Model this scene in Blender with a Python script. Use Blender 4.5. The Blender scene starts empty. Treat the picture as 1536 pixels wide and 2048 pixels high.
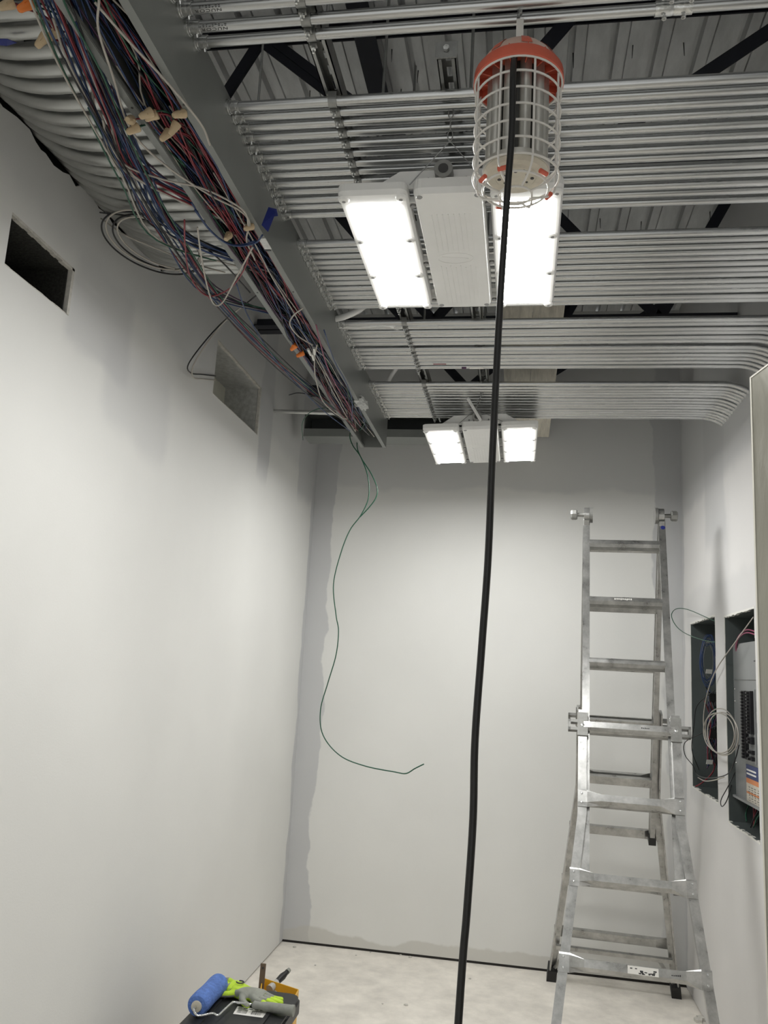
import bpy, bmesh, math, random
from math import sin, cos, pi, radians, sqrt
from mathutils import Vector, Matrix
random.seed(11)
scene = bpy.context.scene
col = scene.collection

# ------------------------------------------------------------------ camera, world, exposure
FPX = 1661.7
YAW, PITCH, ROLL = radians(-9.6766), radians(10.7992), radians(3.2752)
CAMZ = 1.6
_f0 = Vector((sin(YAW), cos(YAW), 0)); _r0 = Vector((cos(YAW), -sin(YAW), 0)); _u0 = Vector((0, 0, 1))
_fw = _f0 * cos(PITCH) + _u0 * sin(PITCH); _up = _u0 * cos(PITCH) - _f0 * sin(PITCH)
CR = _r0 * cos(ROLL) + _up * sin(ROLL); CU = _up * cos(ROLL) - _r0 * sin(ROLL); CF = _fw
cam_d = bpy.data.cameras.new('camera'); cam = bpy.data.objects.new('camera', cam_d); col.objects.link(cam)
cam_d.sensor_fit = 'VERTICAL'; cam_d.sensor_height = 36.0; cam_d.lens = FPX / 2048.0 * 36.0
cam_d.clip_start = 0.02; cam_d.clip_end = 60
m3 = Matrix((CR, CU, -CF)).transposed()
cam.matrix_world = Matrix.Translation((0, 0, CAMZ)) @ m3.to_4x4()
scene.camera = cam

world = bpy.data.worlds.new('world'); scene.world = world; world.use_nodes = True
world.node_tree.nodes['Background'].inputs[0].default_value = (1.0, 1.0, 0.97, 1)
world.node_tree.nodes['Background'].inputs[1].default_value = 0.78      # the lit hall the room opens into behind the viewer
scene.view_settings.view_transform = 'Standard'; scene.view_settings.look = 'None'
scene.view_settings.gamma = 1.0; scene.view_settings.use_curve_mapping = False
scene.view_settings.exposure = 0.0
LENS_STRENGTH = 57.0

# pixel (1536x2048 frame) + one known world coordinate -> world point
def ray(x, y):
    return CR * ((x - 768) / FPX) - CU * ((y - 1024) / FPX) + CF
def at_z(x, y, z):
    d = ray(x, y); return Vector((0, 0, CAMZ)) + d * ((z - CAMZ) / d.z)
def at_y(x, y, yy):
    d = ray(x, y); return Vector((0, 0, CAMZ)) + d * (yy / d.y)
def at_x(x, y, xx):
    d = ray(x, y); return Vector((0, 0, CAMZ)) + d * (xx / d.x)

XL, XR, YB, YF, ZC = -1.337, 0.941, 5.14, -1.3, 3.945      # room shell

# ------------------------------------------------------------------ materials
def mat(name, color, rough=0.5, metal=0.0, noise=0.0, scale=20.0, bump=0.0, bscale=None, spec=0.5, stretch=None, emit=0.0, alpha=1.0, trans=0.0, dark=None, rvar=0.0, clearcoat=0.0):
    m = bpy.data.materials.new(name); m.use_nodes = True
    nt = m.node_tree; n = nt.nodes; l = nt.links; b = n['Principled BSDF']
    b.inputs['Roughness'].default_value = rough; b.inputs['Metallic'].default_value = metal
    b.inputs['Base Color'].default_value = (*color, 1)
    b.inputs['Specular IOR Level'].default_value = spec
    if trans: b.inputs['Transmission Weight'].default_value = trans
    if emit:
        b.inputs['Emission Color'].default_value = (*color, 1); b.inputs['Emission Strength'].default_value = emit
    if noise or bump or rvar:
        tc = n.new('ShaderNodeTexCoord'); mp = n.new('ShaderNodeMapping'); l.new(tc.outputs['Object'], mp.inputs['Vector'])
        if stretch: mp.inputs['Scale'].default_value = stretch
        oi = n.new('ShaderNodeObjectInfo')
        cx = n.new('ShaderNodeCombineXYZ'); ml = n.new('ShaderNodeMath'); ml.operation = 'MULTIPLY'; ml.inputs[1].default_value = 37.0
        l.new(oi.outputs['Random'], ml.inputs[0]); l.new(ml.outputs[0], cx.inputs[0]); l.new(ml.outputs[0], cx.inputs[2])
        l.new(cx.outputs[0], mp.inputs['Location'])
    if noise:
        t = n.new('ShaderNodeTexNoise'); t.inputs['Scale'].default_value = scale; t.inputs['Detail'].default_value = 6; t.inputs['Roughness'].default_value = 0.65
        l.new(mp.outputs[0], t.inputs['Vector'])
        r = n.new('ShaderNodeValToRGB'); d = dark if dark else tuple(c * (1 - noise) for c in color)
        r.color_ramp.elements[0].position = 0.3; r.color_ramp.elements[1].position = 0.72
        r.color_ramp.elements[0].color = (*d, 1); r.color_ramp.elements[1].color = (*[min(1, c * (1 + noise * 0.4)) for c in color], 1)
        l.new(t.outputs['Fac'], r.inputs['Fac']); l.new(r.outputs['Color'], b.inputs['Base Color'])
        if rvar:
            mr = n.new('ShaderNodeMapRange'); mr.inputs['To Min'].default_value = rough - rvar; mr.inputs['To Max'].default_value = rough + rvar
            l.new(t.outputs['Fac'], mr.inputs['Value']); l.new(mr.outputs[0], b.inputs['Roughness'])
    if bump:
        t2 = n.new('ShaderNodeTexNoise'); t2.inputs['Scale'].default_value = bscale or scale; t2.inputs['Detail'].default_value = 4
        l.new(mp.outputs[0], t2.inputs['Vector'])
        bp = n.new('ShaderNodeBump'); bp.inputs['Strength'].default_value = bump; bp.inputs['Distance'].default_value = 0.004
        l.new(t2.outputs['Fac'], bp.inputs['Height']); l.new(bp.outputs['Normal'], b.inputs['Normal'])
    return m

def wall_mat(name, base, patches):
    """grey paint with darker cut-in bands: patches = list of (axis-window list, colour); window = (axis, lo, hi, feather), edges broken by noise"""
    m = bpy.data.materials.new(name); m.use_nodes = True
    nt = m.node_tree; n = nt.nodes; l = nt.links; b = n['Principled BSDF']
    b.inputs['Roughness'].default_value = 0.62; b.inputs['Specular IOR Level'].default_value = 0.35
    tc = n.new('ShaderNodeTexCoord'); sep = n.new('ShaderNodeSeparateXYZ')
    wob = n.new('ShaderNodeTexNoise'); wob.inputs['Scale'].default_value = 3.2; wob.inputs['Detail'].default_value = 5
    l.new(tc.outputs['Object'], wob.inputs['Vector'])
    va = n.new('ShaderNodeVectorMath'); va.operation = 'SUBTRACT'; va.inputs[1].default_value = (.5, .5, .5); l.new(wob.outputs['Color'], va.inputs[0])
    vs = n.new('ShaderNodeVectorMath'); vs.operation = 'SCALE'; vs.inputs['Scale'].default_value = 0.16; l.new(va.outputs[0], vs.inputs[0])
    vv = n.new('ShaderNodeVectorMath'); vv.operation = 'ADD'; l.new(tc.outputs['Object'], vv.inputs[0]); l.new(vs.outputs[0], vv.inputs[1])
    l.new(vv.outputs[0], sep.inputs[0])
    base_n = n.new('ShaderNodeTexNoise'); base_n.inputs['Scale'].default_value = 1.6; base_n.inputs['Detail'].default_value = 7; l.new(tc.outputs['Object'], base_n.inputs['Vector'])
    ramp = n.new('ShaderNodeValToRGB'); ramp.color_ramp.elements[0].position = .35; ramp.color_ramp.elements[1].position = .7
    ramp.color_ramp.elements[0].color = (*[c * .965 for c in base], 1); ramp.color_ramp.elements[1].color = (*[c * 1.02 for c in base], 1)
    l.new(base_n.outputs['Fac'], ramp.inputs['Fac']); cur = ramp.outputs['Color']
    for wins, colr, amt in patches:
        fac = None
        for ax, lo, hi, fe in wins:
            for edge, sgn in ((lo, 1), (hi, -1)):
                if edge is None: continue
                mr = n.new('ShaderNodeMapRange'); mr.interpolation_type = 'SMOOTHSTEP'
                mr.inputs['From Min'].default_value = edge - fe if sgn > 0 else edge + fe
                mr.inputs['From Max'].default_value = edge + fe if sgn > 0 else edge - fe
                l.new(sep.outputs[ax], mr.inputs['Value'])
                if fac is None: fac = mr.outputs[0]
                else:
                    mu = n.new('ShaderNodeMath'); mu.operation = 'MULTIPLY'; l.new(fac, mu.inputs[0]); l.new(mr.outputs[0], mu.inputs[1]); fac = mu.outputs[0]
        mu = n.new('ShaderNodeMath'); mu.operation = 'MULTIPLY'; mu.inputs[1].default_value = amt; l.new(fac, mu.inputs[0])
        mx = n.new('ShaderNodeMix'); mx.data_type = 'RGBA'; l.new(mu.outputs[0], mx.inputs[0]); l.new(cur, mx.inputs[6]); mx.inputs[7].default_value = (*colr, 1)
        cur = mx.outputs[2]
    l.new(cur, b.inputs['Base Color'])
    t2 = n.new('ShaderNodeTexNoise'); t2.inputs['Scale'].default_value = 160; t2.inputs['Detail'].default_value = 3; l.new(tc.outputs['Object'], t2.inputs['Vector'])
    bp = n.new('ShaderNodeBump'); bp.inputs['Strength'].default_value = .12; bp.inputs['Distance'].default_value = .002
    l.new(t2.outputs['Fac'], bp.inputs['Height']); l.new(bp.outputs['Normal'], b.inputs['Normal'])
    return m

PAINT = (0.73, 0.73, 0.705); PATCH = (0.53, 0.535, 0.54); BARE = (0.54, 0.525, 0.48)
M = {}
M['wall_back'] = wall_mat('wall_back_paint', PAINT, [
    ([(0, None, XL + .135, .006)], PATCH, .9), ([(0, XR - .165, None, .006), (2, 1.9, None, .3)], PATCH, .9), ([(0, XR - .1, None, .01)], PATCH, .6),
    ([(2, None, .075, .008)], BARE, .65), ([(2, 2.75, None, .02)], PATCH, .45)])
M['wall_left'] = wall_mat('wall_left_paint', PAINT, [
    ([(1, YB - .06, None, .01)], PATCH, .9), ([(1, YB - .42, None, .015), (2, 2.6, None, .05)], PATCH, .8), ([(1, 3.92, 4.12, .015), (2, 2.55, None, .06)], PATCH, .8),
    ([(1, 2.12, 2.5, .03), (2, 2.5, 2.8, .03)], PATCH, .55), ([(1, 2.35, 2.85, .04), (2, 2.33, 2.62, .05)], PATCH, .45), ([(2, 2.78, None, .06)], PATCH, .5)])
M['wall_right'] = wall_mat('wall_right_paint', (0.73, 0.72, 0.71), [
    ([(1, YB - .06, None, .01)], PATCH, .8), ([(2, 2.62, None, .05)], PATCH, .7), ([(1, 4.05, 4.5, .03), (2, 2.3, None, .05)], PATCH, .55),
    ([(2, 1.0, 2.12, .03), (1, 3.4, 4.98, .03)], PATCH, .3), ([(1, 4.0, 4.35, .06), (2, 2.0, 2.45, .12)], PATCH, .35)])
M['wall_plain'] = wall_mat('wall_plain_paint', PAINT, [])
M['gypsum'] = mat('gypsum_core', (0.62, 0.60, 0.55), .9, noise=.25, scale=60)
M['concrete'] = mat('concrete_floor', (0.82, 0.78, 0.71), .85, noise=.2, scale=7.0, bump=.3, bscale=40, spec=.2)
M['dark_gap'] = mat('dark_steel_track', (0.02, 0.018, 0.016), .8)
M['deck'] = mat('galvanised_roof_deck', (0.80, 0.81, 0.81), .45, .25, noise=.22, scale=14, rvar=.08, stretch=(1, .25, 1))
M['navy'] = mat('navy_joist_paint', (0.006, 0.007, 0.015), .6, noise=.3, scale=20)
M['emt'] = mat('galvanised_conduit', (0.57, 0.58, 0.58), .26, .97, noise=.16, scale=26, stretch=(.06, 1, 1), rvar=.1, bump=.05)
M['emt_dull'] = mat('dull_galvanised_conduit', (0.53, 0.535, 0.515), .34, .88, noise=.2, scale=22, stretch=(.1, 1, 1), rvar=.1)
M['zinc'] = mat('bright_zinc', (0.72, 0.73, 0.72), .24, .95, noise=.35, scale=90, bump=.3)
M['strut'] = mat('strut_steel', (0.34, 0.345, 0.335), .45, .8, noise=.2, scale=30)
M['trough'] = mat('grey_trough_paint', (0.20, 0.21, 0.20), .42, noise=.12, scale=8, rvar=.06)
M['trough_shade'] = mat('trough_inside_shade', (0.05, 0.055, 0.055), .6)
M['white_plastic'] = mat('white_fixture_enamel', (0.82, 0.82, 0.80), .4, noise=.05, scale=8)
M['lens'] = mat('lit_lens', (1.0, 0.995, 0.975), .4, emit=LENS_STRENGTH)
M['screw'] = mat('dull_screw', (0.3, 0.3, 0.3), .4, .8)
M['black_rubber'] = mat('black_rubber', (0.012, 0.012, 0.012), .45, noise=.3, scale=60)
M['orange'] = mat('orange_red_plastic', (0.66, 0.13, 0.075), .42, noise=.12, scale=10)
M['pale_dome'] = mat('pale_dome_plastic', (0.62, 0.55, 0.50), .45, noise=.25, scale=9, dark=(.58, .34, .26))
M['white_wire'] = mat('white_coated_wire', (0.70, 0.68, 0.64), .4)
M['fin'] = mat('lamp_aluminium', (0.66, 0.65, 0.61), .33, .8, noise=.1, scale=30)
M['fin_dark'] = mat('lamp_led_strip', (0.05, 0.05, 0.045), .5)
M['cream'] = mat('cream_lamp_base', (0.62, 0.58, 0.48), .5, noise=.15, scale=40)
M['alu'] = mat('worn_aluminium', (0.53, 0.53, 0.515), .3, .9, noise=.3, scale=16, dark=(.31, .31, .30), rvar=.1, bump=.08)
M['alu_grey'] = mat('cast_grey_lock', (0.30, 0.30, 0.285), .45, .75, noise=.2, scale=40)
M['box_grey'] = mat('dark_green_grey_enamel', (0.085, 0.10, 0.098), .45, noise=.1, scale=10)
M['panel_grey'] = mat('panel_grey_enamel', (0.23, 0.24, 0.24), .38, noise=.06, scale=9)
M['breaker'] = mat('black_breaker', (0.012, 0.012, 0.014), .4)
M['paper'] = mat('printed_paper', (0.62, 0.58, 0.50), .7, noise=.3, scale=120)
M['label_blue'] = mat('blue_print', (0.02, 0.035, 0.13), .5)
M['label_orange'] = mat('orange_print', (0.6, 0.22, 0.08), .5)
M['label_white'] = mat('white_label', (0.75, 0.74, 0.7), .6)
M['ink'] = mat('dark_ink', (0.05, 0.05, 0.05), .6)
M['sheet'] = mat('spangled_sheet_steel', (0.62, 0.625, 0.61), .45, .45, noise=.3, scale=45, rvar=.1)
M['liner_and_shade'] = mat('black_duct_liner', (0.035, 0.035, 0.03), .95, noise=.9, scale=120, dark=(.012, .012, .01), bump=.8, bscale=120)
M['duct_beige'] = mat('beige_duct_board', (0.62, 0.61, 0.52), .6, noise=.08, scale=10)
M['door'] = mat('beige_grey_door_enamel', (0.30, 0.29, 0.24), .3, .35, noise=.08, scale=10, rvar=.06, bump=.5, bscale=26, stretch=(1, 1, .45))
M['door_edge'] = mat('pale_door_edge', (0.68, 0.66, 0.58), .4)
M['wood'] = mat('weathered_plank', (0.66, 0.62, 0.53), .8, noise=.3, scale=9, stretch=(6, .5, 6), bump=.3)
M['tote'] = mat('black_tote_plastic', (0.018, 0.019, 0.02), .45, noise=.2, scale=30)
M['blue_nap'] = mat('blue_roller_nap', (0.115, 0.215, 0.56), .95, noise=.3, scale=50, bump=.9, bscale=140)
M['hivis'] = mat('hi_vis_yellow_fabric', (0.52, 0.74, 0.05), .8, noise=.15, scale=30, bump=.3, bscale=200)
M['glove_grey'] = mat('grey_glove_rubber', (0.30, 0.31, 0.27), .8, noise=.2, scale=30)
M['yellow_tray'] = mat('yellow_tray_plastic', (0.75, 0.42, 0.03), .45, noise=.1, scale=14)
M['wet_paint'] = mat('dried_grey_paint', (0.48, 0.48, 0.46), .6, noise=.1, scale=20)
M['stick'] = mat('brown_steel_bar', (0.17, 0.125, 0.085), .6, noise=.2, scale=30)
M['grip'] = mat('grey_roller_grip', (0.27, 0.28, 0.25), .6, noise=.2, scale=40)
M['tape_blue'] = mat('blue_tape', (0.008, 0.018, 0.16), .55)
M['tan'] = mat('tan_wire_nut', (0.52, 0.40, 0.25), .5, noise=.12, scale=60)
M['or_nut'] = mat('orange_wire_nut', (0.75, 0.2, 0.03), .5)
WC = {'red': (0.28, 0.025, 0.04), 'blue': (0.02, 0.055, 0.17), 'black': (0.008, 0.008, 0.01), 'white': (0.58, 0.54, 0.48),
      'green': (0.015, 0.11, 0.06), 'purple': (0.085, 0.03, 0.09), 'pink': (0.36, 0.07, 0.15), 'grey': (0.25, 0.26, 0.27)}
for k, c in WC.items(): M['w_' + k] = mat(k + '_wire_insulation', tuple(q * .72 for q in c), .38)

# ------------------------------------------------------------------ mesh builder
class MB:
    def __init__(s): s.v = []; s.f = []; s.mi = []; s.cur = 0
    def add(s, vs, fs):
        o = len(s.v); s.v += [tuple(v) for v in vs]; s.f += [tuple(i + o for i in f) for f in fs]; s.mi += [s.cur] * len(fs); return s
    def box(s, x0, x1, y0, y1, z0, z1):
        vs = [(x, y, z) for z in (z0, z1) for y in (y0, y1) for x in (x0, x1)]
        return s.add(vs, [(0, 2, 3, 1), (4, 5, 7, 6), (0, 1, 5, 4), (2, 6, 7, 3), (0, 4, 6, 2), (1, 3, 7, 5)])
    def hexa(s, p):   # p: 8 points, bottom 4 ccw then top 4
        return s.add(p, [(3, 2, 1, 0), (4, 5, 6, 7), (0, 1, 5, 4), (1, 2, 6, 5), (2, 3, 7, 6), (3, 0, 4, 7)])
    def obox(s, c, ax, ay, az):   # centre and three half-axis vectors
        c = Vector(c); ax = Vector(ax); ay = Vector(ay); az = Vector(az)
        return s.hexa([c - ax - ay - az, c + ax - ay - az, c + ax + ay - az, c - ax + ay - az, c - ax - ay + az, c + ax - ay + az, c + ax + ay + az, c - ax + ay + az])
    def bar(s, a, b, w, h, up=(0, 0, 1)):   # rectangular bar from a to b
        a = Vector(a); b = Vector(b); d = (b - a); L = d.length; d.normalize(); u = Vector(up); sd = d.cross(u)
        if sd.length < 1e-5: sd = d.cross(Vector((0, 1, 0)))
        sd.normalize(); u = sd.cross(d).normalized()
        return s.obox((a + b) / 2, d * (L / 2), sd * (w / 2), u * (h / 2))
    def tube(s, pts, r, n=8, caps=True, closed=False):
        pts = [Vector(p) for p in pts]; k = len(pts); rs = r if isinstance(r, (list, tuple)) else [r] * k
        tg = []
        for i in range(k):
            if closed: t = pts[(i + 1) % k] - pts[i - 1]
            else: t = pts[min(i + 1, k - 1)] - pts[max(i - 1, 0)]
            if t.length < 1e-9: t = Vector((0, 0, 1))
            tg.append(t.normalized())
        u = tg[0].orthogonal().normalized(); o = len(s.v); vs = []
        for i in range(k):
            u = (u - tg[i] * u.dot(tg[i]))
            if u.length < 1e-6: u = tg[i].orthogonal()
            u.normalize(); w = tg[i].cross(u)
            for j in range(n):
                a = 2 * pi * j / n; vs.append(pts[i] + (u * cos(a) + w * sin(a)) * rs[i])
        fs = []
        for i in range(k if closed else k - 1):
            i2 = (i + 1) % k
            for j in range(n):
                j2 = (j + 1) % n; fs.append((i * n + j, i * n + j2, i2 * n + j2, i2 * n + j))
        if caps and not closed:
            fs.append(tuple(range(n))[::-1]); fs.append(tuple((k - 1) * n + j for j in range(n)))
        return s.add(vs, fs)
    def cyl(s, a, b, r, n=12, r2=None): return s.tube([a, b], [r, r if r2 is None else r2], n)
    def lathe(s, prof, c, axis=(0, 0, 1), n=24):   # prof: (radius, height)
        ax = Vector(axis).normalized(); u = ax.orthogonal().normalized(); w = ax.cross(u); c = Vector(c); vs = []
        for r, h in prof:
            for j in range(n):
                a = 2 * pi * j / n; vs.append(c + ax * h + (u * cos(a) + w * sin(a)) * max(r, 1e-5))
        fs = [(i * n + j, i * n + (j + 1) % n, (i + 1) * n + (j + 1) % n, (i + 1) * n + j) for i in range(len(prof) - 1) for j in range(n)]
        return s.add(vs, fs)
    def prism(s, poly, vec):
        vec = Vector(vec); p = [Vector(q) for q in poly]; n = len(p)
        return s.add(p + [q + vec for q in p], [tuple(range(n))[::-1], tuple(range(n, 2 * n))] + [(i, (i + 1) % n, n + (i + 1) % n, n + i) for i in range(n)])
    def quad(s, a, b, c, d): return s.add([a, b, c, d], [(0, 1, 2, 3)])
    def rbox(s, x0, x1, y0, y1, z0, z1, r, n=4, taper=0.0):   # box with rounded vertical corners
        pl = []
        for cx, cy, a0 in ((x1 - r, y1 - r, 0), (x0 + r, y1 - r, pi / 2), (x0 + r, y0 + r, pi), (x1 - r, y0 + r, 1.5 * pi)):
            for i in range(n + 1):
                a = a0 + pi / 2 * i / n; pl.append((cx + r * cos(a), cy + r * sin(a)))
        k = len(pl); mx, my = (x0 + x1) / 2, (y0 + y1) / 2
        f = lambda p, t: (mx + (p[0] - mx) * (1 - t / (x1 - x0) * 2), my + (p[1] - my) * (1 - t / (y1 - y0) * 2))
        vs = [(*f(p, taper), z0) for p in pl] + [(*p, z1) for p in pl]
        return s.add(vs, [tuple(range(k))[::-1], tuple(range(k, 2 * k))] + [(i, (i + 1) % k, k + (i + 1) % k, k + i) for i in range(k)])
    def mesh(s, name, mt, smooth=False):
        me = bpy.data.meshes.new(name); me.from_pydata(s.v, [], s.f)
        for q in (mt if isinstance(mt, (list, tuple)) else [mt]): me.materials.append(M[q] if isinstance(q, str) else q)
        if len(me.materials) > 1: me.polygons.foreach_set('material_index', s.mi)
        bm = bmesh.new(); bm.from_mesh(me); bmesh.ops.recalc_face_normals(bm, faces=bm.faces); bm.to_mesh(me); bm.free()
        if smooth:
            me.polygons.foreach_set('use_smooth', [True] * len(me.polygons))
            if smooth != 'all': me.set_sharp_from_angle(angle=radians(38))
        me.update(); return me
    def build(s, name, mt, parent=None, smooth=False, world=True):
        return place(name, s.mesh(name, mt, smooth), parent, world)

def place(name, me, parent=None, world=True, loc=None, rot=None):
    o = bpy.data.objects.new(name, me); col.objects.link(o)
    if loc is not None: o.location = loc
    if rot is not None: o.rotation_euler = rot
    if parent is not None:
        o.parent = parent
        if world: o.matrix_parent_inverse = Matrix.Translation(-WPOS[parent.name])
    WPOS[o.name] = Vector((0, 0, 0))      # parts authored in world space sit at the world origin
    return o
WPOS = {}
def build_sub(mb, name, mt, parent, smooth=False):      # sub-part authored in world space under a part whose own frame is the world frame
    o = bpy.data.objects.new(name, mb.mesh(name, mt, smooth)); col.objects.link(o); o.parent = parent
    return o
def tag(o, label, cat, group=None, kind=None):
    if label: o['label'] = label
    if cat: o['category'] = cat
    if group: o['group'] = group
    if kind: o['kind'] = kind
    return o
def thing(name, loc, label, cat, group=None):
    o = bpy.data.objects.new(name, None); col.objects.link(o); o.location = loc; o.empty_display_size = .05
    WPOS[o.name] = Vector(loc)
    return tag(o, label, cat, group)
def struct(o, label=None):
    o['kind'] = 'structure'
    if label: o['label'] = label
    return o
def smoothpath(pts, sub=6):    # Catmull-Rom
    p = [Vector(q) for q in pts]; p = [p[0] * 2 - p[1]] + p + [p[-1] * 2 - p[-2]]; out = []
    for i in range(1, len(p) - 2):
        for k in range(sub):
            t = k / sub; a, b, c, d = p[i - 1], p[i], p[i + 1], p[i + 2]
            out.append(.5 * ((2 * b) + (c - a) * t + (2 * a - 5 * b + 4 * c - d) * t * t + (3 * b - a - 3 * c + d) * t ** 3))
    out.append(p[-2]); return out
ORD = ['first', 'second', 'third', 'fourth', 'fifth', 'sixth', 'seventh', 'eighth', 'ninth', 'tenth', 'eleventh', 'twelfth', 'thirteenth', 'fourteenth', 'fifteenth', 'sixteenth',
       'seventeenth', 'eighteenth', 'nineteenth', 'twentieth', 'twenty-first', 'twenty-second', 'twenty-third', 'twenty-fourth', 'twenty-fifth', 'twenty-sixth', 'twenty-seventh', 'twenty-eighth']

# ================================================================== ROOM SHELL
T = 0.013
def strips(mb, ys, segs, xa, xb):
    """wall sheet between planes x=xa and x=xb; ys breakpoints, segs(i) -> list of ((z0,z1) at left, (z0,z1) at right)"""
    for i in range(len(ys) - 1):
        for (a0, a1), (b0, b1) in segs(i):
            y0, y1 = ys[i], ys[i + 1]
            mb.hexa([(xa, y0, a0), (xb, y0, a0), (xb, y1, b0), (xa, y1, b0), (xa, y0, a1), (xb, y0, a1), (xb, y1, b1), (xa, y1, b1)])
# floor
mb = MB(); mb.box(XL - .2, XR + .25, YF - .1, YB + .2, -.1, 0); struct(mb.build('floor', 'concrete'), 'bare dusty concrete floor')
# back wall and gap strip
mb = MB(); mb.box(XL - .2, XR + .25, YB, YB + T, .014, ZC); struct(mb.build('wall_back', 'wall_back'), 'grey painted drywall across the end of the room')
mb = MB(); mb.box(XL - .2, XR + .25, YB + T, YB + .1, 0, ZC); mb.box(XL - .2, XR + .25, YB + .004, YB + .09, -.001, .02)
struct(mb.build('trim_1', 'dark_gap'), 'dark gap under the back wall board')
# left wall
O1 = (1.80, 2.115, 2.575, 2.722); O2 = (3.265, 3.90, 2.735, 2.985)
jag = []
y = .95
rj = random.Random(5)
while y < 2.70:
    base = 2.965 + (.02 if y > 2.1 else 0) + (.02 if y > 2.45 else 0)
    jag.append((y, base + rj.uniform(-.012, .016))); y += rj.uniform(.02, .06)
jag.append((2.74, 3.06)); jag.append((2.79, 3.20)); jag.append((2.80, 3.34))
ys = sorted(set([YF, .9, O1[0], O1[1], O2[0], O2[1], YB] + [a for a, _ in jag] + [2.801]))
def jz(y):
    if y < .95 or y > 2.80: return None
    for (a, za), (b, zb) in zip(jag, jag[1:]):
        if a <= y <= b: return za + (zb - za) * (y - a) / max(b - a, 1e-6)
def segl(i):
    y0, y1 = ys[i], ys[i + 1]; ym = (y0 + y1) / 2
    top0 = jz(y0) if jz(ym) is not None and jz(y0) is not None else None
    top1 = jz(y1) if jz(ym) is not None and jz(y1) is not None else None
    out = []; lo = .008
    for (a, b, z0, z1) in (O1, O2):
        if a <= ym <= b:
            out.append(((lo, z0), (lo, z0))); lo = z1
    if jz(ym) is not None:
        t0 = top0 if top0 is not None else jz(ym); t1 = top1 if top1 is not None else jz(ym)
        out.append(((lo, t0), (lo, t1))); out.append(((3.36, ZC), (3.36, ZC)))
    else: out.append(((lo, ZC), (lo, ZC)))
    return out
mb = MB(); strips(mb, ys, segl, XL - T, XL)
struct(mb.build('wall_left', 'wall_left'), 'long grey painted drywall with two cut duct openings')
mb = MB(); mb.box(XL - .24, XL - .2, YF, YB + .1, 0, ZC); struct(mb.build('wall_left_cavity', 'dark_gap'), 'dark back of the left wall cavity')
# right wall with two panel cut-outs
B1 = (4.30, 4.91, 1.075, 1.960); B2 = (3.60, 4.115, 1.020, 1.940)
ysr = [YF, B2[0], B2[1], B1[0], B1[1], YB]
def segr(i):
    ym = (ysr[i] + ysr[i + 1]) / 2
    for (a, b, z0, z1) in (B1, B2):
        if a <= ym <= b: return [((.008, z0), (.008, z0)), ((z1, ZC), (z1, ZC))]
    return [((.008, ZC), (.008, ZC))]
mb = MB(); strips(mb, ysr, segr, XR, XR + T)
struct(mb.build('wall_right', 'wall_right'), 'grey painted drywall with two recessed electrical boxes')
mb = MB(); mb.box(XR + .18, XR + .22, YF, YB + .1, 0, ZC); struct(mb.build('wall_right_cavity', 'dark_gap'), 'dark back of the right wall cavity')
# the room is open to the hall behind the viewer; short return by the door
mb = MB(); mb.box(.60, XR - .001, .44, .56, 0, 2.9); struct(mb.build('wall_return', 'wall_plain'), 'short wall return that carries the open door')
# corrugated roof deck
mb = MB(); prof = []; x = XL - .3; pitch = .1524
while x < XR + .35:
    prof += [(x, 0), (x + .083, 0), (x + .087, .038), (x + .105, .038), (x + .109, 0), (x + .146, 0), (x + .1465, .014), (x + .1515, .014)]; x += pitch
n = len(prof); y0, y1 = YF - .05, YB + .1
mb.add([(px, y0, ZC + pz) for px, pz in prof] + [(px, y1, ZC + pz) for px, pz in prof], [(i, i + 1, n + i + 1, n + i) for i in range(n - 1)])
# raised centre stiffener in every flat
struct(mb.build('ceiling', 'deck'), 'corrugated galvanised steel roof deck')
mb = MB(); mb.box(XL - .3, XR + .35, YF - .1, YB + .2, ZC + .045, ZC + .09); struct(mb.build('ceiling_roof', 'dark_gap'), 'dark roof above the deck')

# ================================================================== STEEL JOISTS
def joist(Y, zt, zb, webs, label, chord=.05):
    t = thing('steel_joist', (0, Y, zb), label, 'joist', 'roof joists')
    for z, nm, sg in ((zt, 'top_chord', -1), (zb, 'bottom_chord', 1)):
        mb = MB()
        for s in (-1, 1):
            mb.box(XL + .002, XR - .002, Y + (s * .006 if s > 0 else s * .056), Y + (s * .056 if s > 0 else s * .006), z - .003, z + .003)
            mb.box(XL + .002, XR - .002, Y + s * .009 - .003, Y + s * .009 + .003, min(z, z + sg * chord), max(z, z + sg * chord))
        mb.build(nm, 'navy', t)
    for (xa, xb, w) in webs:
        mb = MB(); a = Vector((xa, Y, zt - .03)); b = Vector((xb, Y, zb + .03)); mb.bar(a, b, w, .006, up=(0, 1, 0)); mb.bar(a + Vector((0, .02, 0)), b + Vector((0, .02, 0)), .006, w * .8, up=(0, 1, 0))
        mb.build('web_member', 'navy', t)
    return t
joist(1.30, ZC - .06, 3.33, [(-1.2, -.7, .05), (-.15, -.7, .05), (-.15, .4, .05), (.92, .4, .05)], 'navy steel roof joist crossing overhead nearest the viewer')
joist(2.61, ZC - .015, 3.30, [(-1.0, -.33, .066), (-1.02, -1.32, .042), (.12, -.32, .055), (.93, .13, .05)], 'navy steel roof joist behind the hanging cage lamp')
joist(3.75, ZC - .015, 3.24, [(-1.0, -.45, .05), (.05, -.45, .05), (.05, .6, .05), (.93, .6, .05)], 'navy steel roof joist seen past the first lit fixture')
joist(4.80, ZC - .015, 3.27, [(-.9, -.35, .05), (.3, -.35, .05), (.3, .0, .05), (.9, .0, .055)], 'navy steel roof joist closest to the back wall')
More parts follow.
